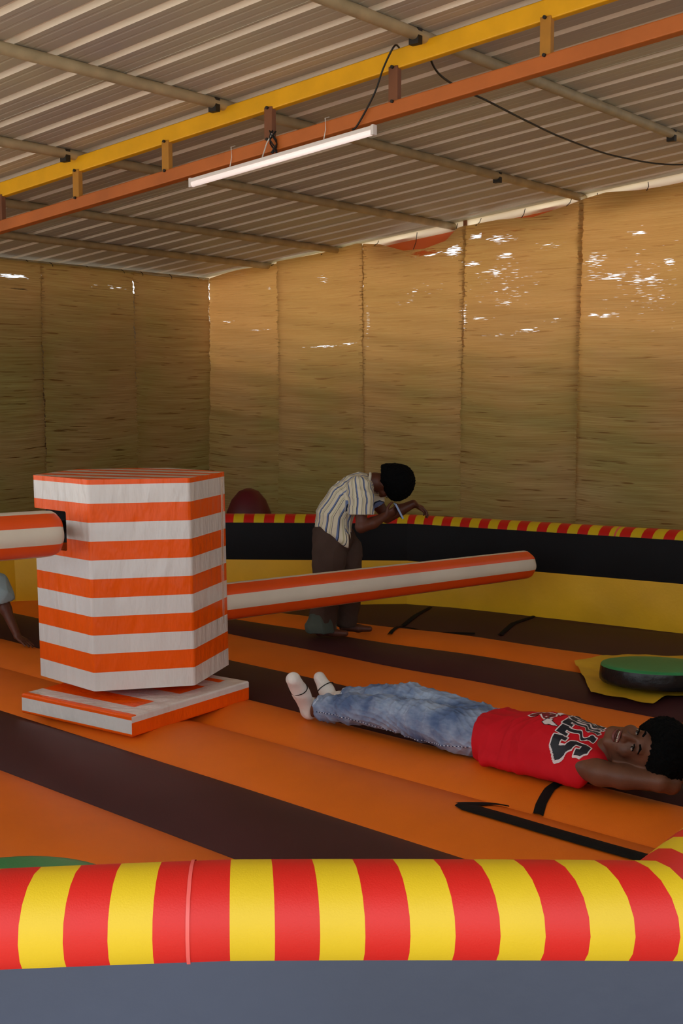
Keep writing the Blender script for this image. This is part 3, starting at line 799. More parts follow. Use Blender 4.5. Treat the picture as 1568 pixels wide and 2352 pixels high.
def arm(p0, p1, z0, z1, r0, r1, label, ph=15):
    a = np.array([*p0, z0]); b_ = np.array([*p1, z1]); t = (b_-a)/np.linalg.norm(b_-a)
    side = np.cross(t, [0, 0, 1]); side /= np.linalg.norm(side); up = np.cross(side, t)
    if side[1] > 0: side = -side          # side points to the viewer
    n = 48; st = [0, .004, .012, .03]+list(np.linspace(.05, .97, 30))+[.985, .993, .998, 1]
    V = []; F = []; fm = []
    for q in st:
        c = lerp(a, b_, q); r = lerp(r0, r1, q)
        ed = min(q, 1-q)*np.linalg.norm(b_-a)
        if ed < .045: r *= .72+.28*math.sqrt(max(0, 1-(1-ed/.045)**2))
        for k_ in range(n):
            th = 2*PI*k_/n
            # slightly octagonal foam cylinder
            rr = r*(1+.018*math.cos(8*(th-.1)))
            V.append(c+rr*(up*math.cos(th)+side*math.sin(th)))
    for j in range(len(st)-1):
        for k_ in range(n):
            F.append((j*n+k_, j*n+(k_+1) % n, (j+1)*n+(k_+1) % n, (j+1)*n+k_))
            deg = (k_+.5)*360/n
            fm.append(0 if int(((deg-ph) % 360)//45) % 2 == 0 else 1)
    F += [tuple(range(n-1, -1, -1)), tuple(range((len(st)-1)*n, len(st)*n))]; fm += [1, 1]
    o = fix_normals(mesh_obj('padded_arm', V, F, [M_ARM_O, M_ARM_W], sweep, fm, smooth=True)); o['label'] = label
    return o
arm((-.78, 6.09), (1.165, 7.70), .437, .425, .097, .089, 'low padded arm reaching to the right')
arm((-1.285, 5.54), (-3.0, 3.95), .868, .90, .104, .104, 'high padded arm reaching to the left', 20)
# inner steel stubs
V, F = tube_vf([(-1.30, 5.80, .87), (-1.325, 5.70, .87), (-1.315, 5.58, .87)], .03, 12); mesh_obj('arm_stub', V, F, M_BOLT, sweep)
V, F = tube_vf([(-1.0, 5.9, .437), (-.75, 6.11, .437)], .035, 12); mesh_obj('arm_stub', V, F, M_BOLT, sweep)

# ------------------------------------------------------------------ bodies: signed distance fields turned into one continuous mesh
class SDF:
    def __init__(self, lo, hi, h):
        self.lo = np.array(lo, float); self.h = h
        self.n = np.ceil((np.array(hi)-self.lo)/h).astype(int)+1
        self.f = np.full(self.n, .3, np.float32)
    def block(self, lo, hi):
        a = np.clip(np.floor((np.array(lo)-self.lo)/self.h).astype(int), 0, self.n-1)
        b_ = np.clip(np.ceil((np.array(hi)-self.lo)/self.h).astype(int)+1, 1, self.n)
        if np.any(b_ <= a): return None
        sl = tuple(slice(x, y) for x, y in zip(a, b_))
        g_ = np.meshgrid(*[self.lo[i]+self.h*np.arange(a[i], b_[i]) for i in range(3)], indexing='ij')
        return sl, np.stack(g_, -1)
    def op(self, sl, d, k, mode):
        f = self.f[sl]
        if mode == 'sub':
            d = -d; hh = np.clip(.5-.5*(f-d)/k, 0, 1); self.f[sl] = f*(1-hh)+d*hh+k*hh*(1-hh); return
        hh = np.clip(.5+.5*(f-d)/k, 0, 1); self.f[sl] = f*(1-hh)+d*hh-k*hh*(1-hh)
    def cap(self, a, b_, ra, rb=None, k=.02, flat=None, mode='u'):
        rb = ra if rb is None else rb
        a = np.array(a, float); b_ = np.array(b_, float)
        R_ = max(ra, rb)*(1 if flat is None else max(1, flat[1]))+.05+k
        bl = self.block(np.minimum(a, b_)-R_, np.maximum(a, b_)+R_)
        if bl is None: return self
        sl, p = bl
        if flat is not None:                     # widen along a direction
            d_ = np.array(flat[0], float); d_ /= np.linalg.norm(d_); s_ = 1/flat[1]
            p = p+((p@d_)*(s_-1))[..., None]*d_; a = a+(a@d_)*(s_-1)*d_; b_ = b_+(b_@d_)*(s_-1)*d_
        ba = b_-a; L2 = max(ba@ba, 1e-9)
        t = np.clip(((p-a)@ba)/L2, 0, 1)
        d = np.linalg.norm(p-a-t[..., None]*ba, axis=-1)-(ra+(rb-ra)*t)
        self.op(sl, d, k, mode); return self
    def ell(self, c, r, k=.02, R=None, mode='u'):
        c = np.array(c, float); r = np.array(r, float); R_ = max(r)+.05+k
        bl = self.block(c-R_, c+R_)
        if bl is None: return self
        sl, p = bl; q = p-c
        if R is not None: q = q@np.array(R, float).T
        k0 = np.linalg.norm(q/r, axis=-1); k1 = np.linalg.norm(q/(r*r), axis=-1)+1e-9
        self.op(sl, k0*(k0-1)/k1, k, mode); return self
    def chain(self, pts, rs, k=.02, flat=None):
        for i in range(len(pts)-1): self.cap(pts[i], pts[i+1], rs[i], rs[i+1], k, flat)
        return self
    def cut(self, p0, nrm, k=.004):              # remove the side the normal points to
        sl, p = self.block(self.lo, self.lo+self.n*self.h)
        nrm = np.array(nrm, float)/np.linalg.norm(nrm)
        d = (p-np.array(p0))@nrm; f = self.f
        hh = np.clip(.5-.5*(f-d)/k, 0, 1); self.f = (f*(1-hh)+d*hh+k*hh*(1-hh)).astype(np.float32); return self
    def disp(self, fn):
        sl, p = self.block(self.lo, self.lo+self.n*self.h); self.f = (self.f+fn(p)).astype(np.float32); return self
    def mesh(self, name, m, parent, world=False, label=None, iso=0.0):
        g_ = openvdb.FloatGrid(.3); g_.copyFromArray(self.f)
        v, q = g_.convertToQuads(iso) if False else g_.convertToPolygons(iso, 0)[0::2] if False else (None, None)
        v, tri, quads = g_.convertToPolygons(isovalue=iso, adaptivity=0.0)
        V = np.asarray(v, dtype=np.float64)*self.h+self.lo
        F = [tuple(int(i) for i in f) for f in quads]+[tuple(int(i) for i in f) for f in tri]
        o = mesh_obj(name, V, F, m, parent, smooth=True, world=world)
        fix_normals(o)
        if label: o['label'] = label
        return o, V

def folds(A, dirs, warp=.03, seed=0):
    r = np.random.default_rng(seed); ph = r.uniform(0, 6.28, 12)
    def fn(p):
        wx = np.sin(p[..., 0]*13+ph[0]+2*np.sin(p[..., 1]*9+ph[1])); wy = np.sin(p[..., 1]*15+ph[2]+2*np.sin(p[..., 2]*11+ph[3])); wz = np.sin(p[..., 2]*14+ph[4]+2*np.sin(p[..., 0]*10+ph[5]))
        q = p+warp*np.stack([wx, wy, wz], -1); d = 0
        for i, (dv, fr, am) in enumerate(dirs):
            s_ = np.sin((q@np.array(dv, float))*fr+ph[6+i]); d = d+am*(1-np.abs(s_))**1.5
        return -A*(d-.35)
    return fn

def skin(name, a, b_): return mat(name, a, .48, .12, 9, .0006, 220, col2=b_, spec=.35)
M_SKIN = skin('brown_skin', srgb(92, 58, 42), srgb(112, 72, 52))
M_SKIN2 = skin('dark_brown_skin', srgb(86, 46, 32), srgb(98, 56, 38))
M_HAIR = mat('black_hair', srgb(9, 9, 9), .9, .3, 60, .004, 190, spec=.08)
M_LIP = mat('lip_skin', srgb(112, 58, 52), .4, .1, 20)
M_TEETH = mat('teeth', srgb(232, 222, 205), .3, .03, 20)
M_EYE = mat('eye_white', srgb(150, 135, 122), .2, .03, 20)
M_IRIS = mat('dark_iris', srgb(20, 12, 8), .15, .1, 20)
M_SOCK = mat('white_sock', srgb(226, 220, 212), .85, .06, 30, .001, 300)
M_JERSEY = mat('red_jersey', srgb(206, 20, 34), .75, .08, 8, .0006, 500, spec=.2)
M_NAVY = mat('navy_print', srgb(20, 24, 36), .6, .1, 20)
M_WPRINT = mat('white_print', srgb(226, 214, 214), .6, .05, 20)
M_DRED = mat('dark_red_print', srgb(120, 16, 30), .6, .1, 20)
M_TROUS = mat('brown_trousers', srgb(78, 62, 54), .85, .15, 6, .001, 200, spec=.15)
M_CUFF = mat('grey_green_cuff', srgb(82, 92, 84), .85, .15, 8, .001, 200, spec=.15)
M_TEE = mat('pale_blue_tee', srgb(150, 172, 178), .85, .08, 6, .001, 200, spec=.15)
M_NAIL = mat('nail', srgb(160, 112, 92), .3, .05, 20)

def denim():
    m, nt, b = new_mat('faded_denim'); L = nt.links
    c = coords(nt)
    n1 = N(nt, 'ShaderNodeTexNoise'); n1.inputs['Scale'].default_value = 7; n1.inputs['Detail'].default_value = 6; L.new(c, n1.inputs['Vector'])
    n2 = N(nt, 'ShaderNodeTexNoise'); n2.inputs['Scale'].default_value = 70; n2.inputs['Detail'].default_value = 3; L.new(coords(nt, (.35, 1.6, 1.6)), n2.inputs['Vector'])
    r = N(nt, 'ShaderNodeValToRGB'); e = r.color_ramp.elements; e[0].position = .36; e[0].color = srgb(92, 112, 148); e[1].position = .64; e[1].color = srgb(164, 180, 202)
    L.new(n1.outputs['Fac'], r.inputs[0])
    mx = N(nt, 'ShaderNodeMix', data_type='RGBA', blend_type='MULTIPLY'); mx.inputs[0].default_value = .8
    r2 = N(nt, 'ShaderNodeValToRGB'); e = r2.color_ramp.elements; e[0].position = .3; e[0].color = (.72, .76, .84, 1); e[1].position = .65; e[1].color = (1, 1, 1, 1)
    L.new(n2.outputs['Fac'], r2.inputs[0]); L.new(r.outputs[0], mx.inputs[6]); L.new(r2.outputs[0], mx.inputs[7])
    L.new(mx.outputs[2], b.inputs['Base Color']); b.inputs['Roughness'].default_value = .85; b.inputs['Specular IOR Level'].default_value = .2
    bp = N(nt, 'ShaderNodeBump'); bp.inputs['Distance'].default_value = .0015; L.new(n2.outputs['Fac'], bp.inputs['Height']); L.new(bp.outputs[0], b.inputs['Normal'])
    return m
M_DENIM = denim()

def striped_shirt():
    m, nt, b = new_mat('striped_shirt_cloth'); L = nt.links
    at = N(nt, 'ShaderNodeAttribute'); at.attribute_name = 'stripe'
    fr = N(nt, 'ShaderNodeMath', operation='FRACT'); L.new(at.outputs['Fac'], fr.inputs[0])
    r = N(nt, 'ShaderNodeValToRGB'); r.color_ramp.interpolation = 'CONSTANT'
    cr, bl, dk, ol = srgb(226, 218, 192), srgb(112, 130, 172), srgb(44, 52, 70), srgb(196, 190, 150)
    el = r.color_ramp.elements; el[0].position = 0; el[0].color = cr; el[1].position = .28; el[1].color = bl
    for p_, c_ in ((.42, dk), (.48, cr), (.70, ol), (.78, cr), (.86, dk), (.90, cr)):
        e = el.new(p_); e.color = c_
    L.new(fr.outputs[0], r.inputs[0]); L.new(r.outputs[0], b.inputs['Base Color'])
    b.inputs['Roughness'].default_value = .85; b.inputs['Specular IOR Level'].default_value = .15
    return m
M_SHIRT = striped_shirt()

def head_prims(S, c, Rm, sc=1.0, open_mouth=False, k=.02):
    """Rm rows: right, up, face-normal. c = head centre"""
    Rm = np.array(Rm, float); c = np.array(c, float)
    P = lambda x, y, z: c+sc*(x*Rm[0]+y*Rm[1]+z*Rm[2])
    E_ = lambda x, y, z, r, k=.02, mode='u': S.ell(P(x, y, z), np.array(r)*sc, k*sc, Rm, mode)
    E_(0, .028, -.015, (.074, .086, .092))
    E_(0, -.035, .02, (.055, .074, .062), .03)
    S.cap(P(-.016, -.098, .052), P(.016, -.098, .052), .017*sc, .017*sc, .025*sc)
    for s_ in (-1, 1):
        S.cap(P(s_*.056, -.055, -.005), P(s_*.022, -.092, .045), .018*sc, .015*sc, .03*sc)
        E_(s_*.036, -.028, .058, (.026, .022, .020), .025)
        E_(s_*.075, -.008, -.012, (.009, .030, .019), .008)
    S.cap(P(-.034, .028, .072), P(.034, .028, .072), .012*sc, .012*sc, .02*sc)
    for s_ in (-1, 1): E_(s_*.032, .004, .096, (.019, .013, .016), .012, 'sub')
    S.cap(P(0, .016, .080), P(0, -.030, .100), .008*sc, .013*sc, .012*sc)
    for s_ in (-1, 1): S.cap(P(s_*.013, -.032, .090), P(s_*.016, -.034, .084), .010*sc, .009*sc, .008*sc)
    if open_mouth: E_(0, -.063, .095, (.024, .010, .028), .006, 'sub')
    return P

def face_bits(root, c, Rm, sc=1.0, open_mouth=False):
    Rm = np.array(Rm, float); c = np.array(c, float); P = lambda x, y, z: c+sc*(x*Rm[0]+y*Rm[1]+z*Rm[2])
    def ball(name, p, r, m, seg=14, label=None):
        V = []; F = []
        for i in range(seg//2+1):
            for j in range(seg):
                a, b_ = PI*i/(seg//2), 2*PI*j/seg
                V.append(np.array(p)+sc*(r[0]*math.sin(a)*math.cos(b_)*Rm[0]+r[1]*math.cos(a)*Rm[1]+r[2]*math.sin(a)*math.sin(b_)*Rm[2]))
        for i in range(seg//2):
            for j in range(seg): F.append((i*seg+j, i*seg+(j+1) % seg, (i+1)*seg+(j+1) % seg, (i+1)*seg+j))
        o = mesh_obj(name, V, F, m, root, smooth=True, world=False); return o
    for s_ in (-1, 1):
        e = ball('eye', P(s_*.032, .002, .076), (.0125, .0060, .0095), M_EYE)
        ball('iris', P(s_*.032, .0022, .0822), (.0062, .0052, .0040), M_IRIS)
        V, F = tube_vf([P(s_*.016, .028, .086), P(s_*.032, .034, .085), P(s_*.05, .027, .074)], [.0035*sc, .0045*sc, .002*sc], 8)
        mesh_obj('eyebrow', V, F, M_HAIR, root, smooth=True, world=False)
        V, F = tube_vf([P(s_*.019, .007, .085), P(s_*.032, .0115, .089), P(s_*.046, .006, .080)], .0022*sc, 6)
        mesh_obj('eyelashes', V, F, M_HAIR, root, smooth=True, world=False)
    up_, dn = (-.053, -.076) if open_mouth else (-.060, -.067)
    for y_, r_ in ((up_, .0048), (dn, .0060)):
        cv = .004 if open_mouth else .001
        pts = [P(x, y_+(cv if y_ == dn else -cv*.6)*((x/.026)**2)*(1.6 if y_ == dn else 1), .0855-.010*(x/.026)**2) for x in np.linspace(-.026, .026, 9)]
        V, F = tube_vf(pts, [sc*r_*(1-.65*abs(t)**2) for t in np.linspace(-1, 1, 9)], 8)
        mesh_obj('lip', V, F, M_LIP, root, smooth=True, world=False)
    if open_mouth:
        for i in range(8):
            x = (i-3.5)*.0056
            ball('tooth', P(x, -.0590, .080-.007*(x/.022)**2), (.0027, .0045, .0025), M_TEETH, 8)
        ball('tongue', P(0, -.070, .070), (.016, .004, .012), M_LIP, 10)

def hand(S, wr, d, pn, sc=1.0, curl=.5, thumb=1):
    """wrist point, pointing direction, palm normal, curl in radians per joint, thumb side"""
    d = np.array(d, float)/np.linalg.norm(d); pn = np.array(pn, float); pn = pn-d*(pn@d); pn /= np.linalg.norm(pn); sd = np.cross(d, pn)*thumb
    wr = np.array(wr, float)
    pal = wr+d*.045*sc
    S.cap(wr, wr+d*.07*sc, .017*sc, .020*sc, .012*sc, (sd, 1.7))
    tips = []
    for i, L_ in enumerate((.068, .078, .073, .058)):
        x = (.028-.0185*i)*sc
        b_ = wr+d*(.080-.006*abs(i-1))*sc+sd*x; dir_ = d.copy()+sd*(.10-.07*i); dir_ /= np.linalg.norm(dir_)
        p = b_; S.cap(wr+d*.04*sc+sd*x*.8, b_, .010*sc, .0095*sc, .008*sc)
        for j, fr in enumerate((.45, .32, .23)):
            ang = curl*(.6+.3*j)*(j+1)*.75
            dd = dir_*math.cos(ang)+pn*math.sin(ang); q = p+dd*L_*fr*sc*1.05
            S.cap(p, q, (.0092-.0008*j)*sc, (.0086-.0008*j)*sc, .003*sc); p = q
        tips.append(p)
    b_ = wr+d*.022*sc+sd*.022*sc; q = b_+(d*.6+sd*.75+pn*.25)*.040*sc; r_ = q+(d*.9+sd*.25+pn*.35)*.030*sc; t_ = r_+(d*.95+pn*.3)*.022*sc
    S.cap(b_, q, .013*sc, .0105*sc, .01*sc); S.cap(q, r_, .0102*sc, .0095*sc, .004*sc); S.cap(r_, t_, .0095*sc, .008*sc, .004*sc)
    return tips

def hair_noise(A, f, seed=0):
    r = np.random.default_rng(seed); ph = r.uniform(0, 6.28, 6)
    def fn(p):
        x, y, z = p[..., 0], p[..., 1], p[..., 2]
        return A*(np.sin(x*f+ph[0]+1.5*np.sin(y*f*.7))*np.sin(y*f+ph[1]+1.5*np.sin(z*f*.8))*np.sin(z*f+ph[2]+1.5*np.sin(x*f*.6)))+A*.5*np.sin(x*f*2.3+ph[3])*np.sin(y*f*2.1+ph[4])*np.sin(z*f*2.2+ph[5])
    return fn

# ------------------------------------------------------------------ the boy lying on the floor tubes
boy = empty('person', (.50, 5.04, 0), math.radians(-41.0))
tag(boy, 'boy in red jersey and blue jeans lying on an orange floor tube, hands behind head', 'person')
bpy.context.view_layer.update()
HC = np.array([.812, -.028, .185])
U_ = np.array([.977, .187, -.10]); U_ /= np.linalg.norm(U_); Nf = np.array([.17, -.75, .64]); Nf -= U_*(Nf@U_); Nf /= np.linalg.norm(Nf)
Rt = np.cross(Nf, U_)*-1; Rt = np.cross(U_, Nf)      # right-hand basis: right, up, normal
RM = np.array([Rt, U_, Nf])
S = SDF((-1.02, -.30, -.03), (1.05, .36, .36), .0045)
Z = (0, 0, 1); Y = (0, 1, 0)
S.ell((.02, .055, .095), (.12, .125, .070), .03)
S.ell((.20, .045, .10), (.17, .12, .075), .05)
S.ell((.44, .02, .115), (.20, .155, .10), .05)
S.cap((.60, -.09, .10), (.60, .12, .12), .055, .055, .05)
S.chain([(.62, 0, .12), (.70, -.015, .15), (.76, -.02, .165)], [.056, .050, .052], .03)
head_prims(S, HC, RM, 1.0, True)
# arms folded behind the head
S.chain([(.62, -.10, .10), (.715, -.130, .098), (.80, -.105, .092), (.920, -.060, .090)], [.048, .046, .041, .035], .02)
S.chain([(.920, -.060, .090), (.945, -.02, .075), (.93, .02, .06)], [.038, .034, .026], .012)
S.chain([(.60, .13, .115), (.675, .165, .13), (.78, .19, .17), (.89, .205, .205)], [.058, .055, .046, .040], .02)
S.chain([(.89, .205, .205), (.92, .13, .13), (.91, .06, .085)], [.040, .034, .026], .012)
hand(S, (.92, .02, .06), (-.35, .9, .1), (0, .1, 1), .95, .25, 1)
hand(S, (.91, .06, .085), (-.3, -.95, -.05), (0, .1, 1), .95, .25, -1)
# legs inside the jeans, ankles and feet
for hx, hy, kn, an in (((0), -.03, (-.41, -.005, .115), (-.80, .0, .07)), (0, .14, (-.40, .155, .125), (-.80, .155, .065))):
    S.chain([(hx, hy, .10), kn, ((kn[0]+an[0])/2, (kn[1]+an[1])/2, .085), an], [.075, .052, .048, .034], .02)
S.chain([(-.80, 0, .07), (-.845, -.01, .045), (-.84, -.08, .14), (-.832, -.135, .215)], [.035, .032, .026, .020], .02)
S.chain([(-.80, .155, .065), (-.845, .158, .045), (-.90, .162, .10), (-.945, .166, .15)], [.035, .032, .026, .020], .02)
S.mesh('body', M_SKIN, boy)
face_bits(boy, HC, RM, 1.0, True)
# hair: thick and curly
S = SDF(HC-.22, HC+np.array([.30, .24, .22]), .004)
hp = lambda x, y, z: HC+x*RM[0]+y*RM[1]+z*RM[2]
S.ell(hp(-.035, .074, -.055), (.132, .112, .120), .02, RM)
S.ell(hp(-.01, .112, -.01), (.100, .078, .095), .03, RM)
S.ell(hp(0, -.085, .075), (.085, .132, .075), .01, RM, 'sub')
S.ell(hp(0, -.16, .0), (.13, .12, .14), .01, RM, 'sub')
S.disp(hair_noise(.0055, 190, 2))
S.mesh('hair', M_HAIR, boy, label='thick curly black hair')
# socks
S = SDF((-1.0, -.20, .0), (-.76, .24, .26), .003)
S.chain([(-.815, -.002, .065), (-.848, -.01, .045), (-.84, -.08, .14), (-.832, -.135, .215)], [.040, .040, .034, .028], .02)
S.cap((-.842, -.06, .12), (-.83, -.14, .212), .030, .026, .02, ((1, 0, .1), 1.25))
S.cut((-.812, 0, .06), (1, 0, -.25)); S.f[:, int((.075+.20)/.003):, :] = .3
S.disp(folds(.0018, [((1, 0, .4), 60, 1)], seed=3)); S.mesh('sock', M_SOCK, boy)
S = SDF((-1.03, .09, -.01), (-.74, .24, .24), .003)
S.chain([(-.76, .155, .07), (-.81, .156, .062), (-.848, .158, .045), (-.90, .162, .10), (-.945, .166, .15)], [.043, .042, .040, .034, .028], .02)
S.mesh('sock', M_SOCK, boy)
for c_, ax, r_ in (((-.8385, -.094, .160), (.05, -.6, .80), (.046, .037)), ((-.905, .1625, .108), (-.68, .05, .72), (.045, .040))):
    ax = np.array(ax); ax /= np.linalg.norm(ax); u1 = np.cross(ax, (0, 1, 0) if abs(ax[1]) < .5 else (0, 0, 1)); u1 = np.cross(ax, np.array([1., 0, 0])); u1 /= np.linalg.norm(u1); u2 = np.cross(ax, u1)
    ring = [np.array(c_)+u2*r_[0]*math.cos(a)+u1*r_[1]*math.sin(a) for a in np.linspace(0, 2*PI, 25)]
    V, F = tube_vf(ring, .0022, 6, False); mesh_obj('sock_line', V, F, M_STRAP, boy, smooth=True, world=False)
# jeans
S = SDF((-.84, -.16, -.02), (.22, .31, .28), .004)
S.ell((.03, .06, .095), (.16, .160, .095), .03)
S.cap((.16, .0, .09), (.16, .12, .10), .082, .082, .03)
S.chain([(0, -.025, .105), (-.20, -.012, .112), (-.41, .002, .110), (-.60, .004, .090), (-.735, .002, .070), (-.795, .0, .062)], [.088, .080, .068, .062, .055, .055], .025)
S.chain([(0, .135, .098), (-.20, .150, .115), (-.40, .16, .135), (-.58, .158, .105), (-.72, .156, .078), (-.76, .155, .075)], [.085, .078, .068, .062, .055, .054], .025)
S.cut((-.776, 0, .06), (-1, .15, -.15)); S.cut((.165, -.1, .1), (1, .14, .05))
S.disp(folds(.0060, [((1, .7, .3), 30, .9), ((.8, -1.2, .5), 44, .8), ((.5, 1.4, .9), 70, .6), ((1.2, .2, -1), 55, .5)], .030, 5))
JEO, _ = S.mesh('jeans', M_DENIM, boy, label='faded blue denim jeans')
bvj = BVHTree.FromPolygons([tuple(v.co) for v in JEO.data.vertices], [tuple(p.vertices) for p in JEO.data.polygons])
lit = []; drk = []
def jpt(x, z):
    r = bvj.ray_cast(Vector((x, -.6, z)), Vector((0, 1, 0))); return None if r[0] is None else np.array(r[0])+np.array([0, -.0008, 0])
for i, x in enumerate(np.arange(-.76, .10, .008)):
    z = .052+.012*math.sin(x*7)+.02*max(0, x+.3)
    a, b_ = jpt(x, z), jpt(x+.005, z)
    if a is not None and b_ is not None: (lit if i % 2 else drk).append(tube_vf([a, b_], .0026, 5))
M_THREAD = mat('pale_thread', srgb(190, 200, 215), .8); M_SEAM = mat('dark_denim_seam', srgb(58, 72, 104), .85)
V, F = join_vf(lit); mesh_obj('stitching', V, F, M_THREAD, boy, world=False); V, F = join_vf(drk); mesh_obj('side_seam', V, F, M_SEAM, boy, world=False)
for cy, cx, cz in ((.002, -.774, .064), (.155, -.758, .073)):
    ring = [np.array([cx+.006*math.sin(a*7)-.012*math.cos(a), cy+.058*math.sin(a), cz+.055*math.cos(a)]) for a in np.linspace(0, 2*PI, 41)]
    V, F = tube_vf(ring, .0045, 6, False); mesh_obj('frayed_hem', V, F, M_THREAD, boy, smooth=True, world=False)
# jersey
S = SDF((.05, -.27, -.02), (.80, .27, .30), .004)
S.ell((.22, .045, .105), (.19, .155, .100), .05)
S.ell((.43, .02, .120), (.23, .165, .115), .05)
S.cap((.61, -.085, .108), (.61, .11, .125), .064, .064, .05)
S.cap((.66, -.085, .12), (.66, .10, .14), .050, .048, .03)
S.cap((.14, .0, .085), (.14, .11, .09), .095, .095, .04)
S.cap((.20, -.115, .050), (.62, -.130, .055), .030, .030, .05)
S.cap((.20, .17, .03), (.58, .17, .04), .030, .030, .05)
S.cut((.095, 0, .1), (-1, -.16, 0))
S.cap((.74, -.015, .19), (.82, -.02, .24), .072, .06, .008, mode='sub')          # neckline
S.cap((.715, -.185, .11), (.84, -.15, .1), .060, .06, .008, mode='sub'); S.cap((.665, .235, .14), (.80, .23, .15), .060, .06, .008, mode='sub')
S.disp(folds(.0050, [((1, .35, .1), 24, 1), ((.5, 1, .3), 28, .7), ((1, -1, 0), 37, .5)], .05, 11))
jer, JV = S.mesh('jersey', M_JERSEY, boy, label='red sleeveless basketball jersey')

# printing on the jersey: small cells laid on the cloth
bvh = BVHTree.FromPolygons([tuple(v.co) for v in jer.data.vertices], [tuple(p.vertices) for p in jer.data.polygons])
def inside(poly, x, y):
    c = np.zeros(x.shape, bool); n = len(poly)
    for i in range(n):
        x0, y0 = poly[i]; x1, y1 = poly[(i+1) % n]
        cond = ((y0 > y) != (y1 > y)) & (x < (x1-x0)*(y-y0)/(y1-y0+1e-12)+x0); c ^= cond
    return c
def dist_poly(poly, x, y):
    d = np.full(x.shape, 9.0); n = len(poly)
    for i in range(n):
        a = np.array(poly[i]); b_ = np.array(poly[(i+1) % n]); ab = b_-a
        t = np.clip(((x-a[0])*ab[0]+(y-a[1])*ab[1])/(ab@ab+1e-12), 0, 1)
        d = np.minimum(d, np.hypot(x-a[0]-t*ab[0], y-a[1]-t*ab[1]))
    return d
LET = {  # block letters, outline then holes, in a 1 x 1.6 cell
 'S': [[(0, .3), (.22, 0), (.78, 0), (1, .3), (1, .68), (.78, .93), (.33, 1.0), (.33, 1.25), (.66, 1.25), (.66, 1.1), (1, 1.1), (1, 1.35), (.78, 1.6), (.22, 1.6), (0, 1.35), (0, .93), (.22, .7), (.66, .62), (.66, .34), (.34, .34), (.34, .52), (0, .52)]],
 'L': [[(0, 0), (1, 0), (1, .5), (.68, .5), (.68, .33), (.42, .33), (.42, 1.3), (.55, 1.3), (.55, 1.6), (0, 1.6), (0, 1.3), (.1, 1.3), (.1, .33), (0, .33)]],
 'U': [[(.2, 0), (.8, 0), (1, .28), (1, 1.6), (.62, 1.6), (.62, .36), (.38, .36), (.38, 1.6), (0, 1.6), (0, .28)]],
 'B': [[(0, 0), (.78, 0), (1, .25), (1, .66), (.86, .8), (1, .95), (1, 1.35), (.78, 1.6), (0, 1.6)], [(.38, .3), (.64, .3), (.64, .66), (.38, .66)], [(.38, .95), (.62, .95), (.62, 1.3), (.38, 1.3)]],
}
def shape_sd(polys, x, y):
    ins_ = inside(polys[0], x, y)
    for h_ in polys[1:]: ins_ &= ~inside(h_, x, y)
    d = np.full(x.shape, 9.0)
    for p in polys: d = np.minimum(d, dist_poly(p, x, y))
    return np.where(ins_, -d, d)
def project(X, Yc, off):
    r = bvh.ray_cast(Vector((X, Yc, .6)), Vector((0, 0, -1)))
    if r[0] is None: return None
    return r[0]+r[1].normalized()*(off if r[1].z > 0 else -off)
def print_cells(name, cells, mats, to_xy, res, off, label):
    """cells: dict (i, j) -> material index"""
    V = []; F = []; fm = []; idx = {}
    def vert(i, j):
        if (i, j) not in idx:
            X, Yc = to_xy(i*res, j*res); p = project(X, Yc, off)
            if p is None: return None
            idx[(i, j)] = len(V); V.append(tuple(p))
        return idx[(i, j)]
    for (i, j), mi in cells.items():
        q = [vert(i, j), vert(i+1, j), vert(i+1, j+1), vert(i, j+1)]
        if None in q: continue
        zs = [V[k_][2] for k_ in q]
        if max(zs)-min(zs) > .02: continue
        F.append(q); fm.append(mi)
    o = mesh_obj(name, V, F, mats, boy, fm, smooth=True, world=False); o['label'] = label; return o
res = .0016
# letter placement: (char, reading position from far (his right) to near, base X, height, width)
WORD = [('B', .122, .478, .128, .047), ('U', .071, .485, .133, .047), ('L', .020, .491, .137, .048), ('L', -.032, .497, .145, .049), ('S', -.085, .500, .158, .053)]
for ch, y0, xb, hgt, wid in WORD:
    cells = {}
    ni, nj = int(wid/res)+8, int(hgt/res)+8
    ii, jj = np.meshgrid(np.arange(-5, ni), np.arange(-5, nj), indexing='ij')
    u = (ii+.5)*res; v = (jj+.5)*res
    sd = shape_sd([[(a*wid, b_/1.6*hgt) for a, b_ in pl] for pl in LET[ch]], u, v)
    for a in range(ii.shape[0]):
        for b_ in range(ii.shape[1]):
            if sd[a, b_] < .0046: cells[(int(ii[a, b_]), int(jj[a, b_]))] = 0 if sd[a, b_] < 0 else 1
    amp = {'B': .5, 'U': .9, 'L': 1.15, 'S': .10}[ch]
    def to_xy(u_, v_, y0=y0, xb=xb, amp=amp):
        f = max(0, v_/.12-.25)
        return (xb+v_, y0-u_+amp*(.011*math.sin(v_*95+1.2)*min(1, f*2)+.006*math.sin(v_*170)*min(1, f)))
    print_cells('letter', cells, [M_NAVY, M_WPRINT], to_xy, res, .0022, 'navy block letter '+ch+' with white outline')
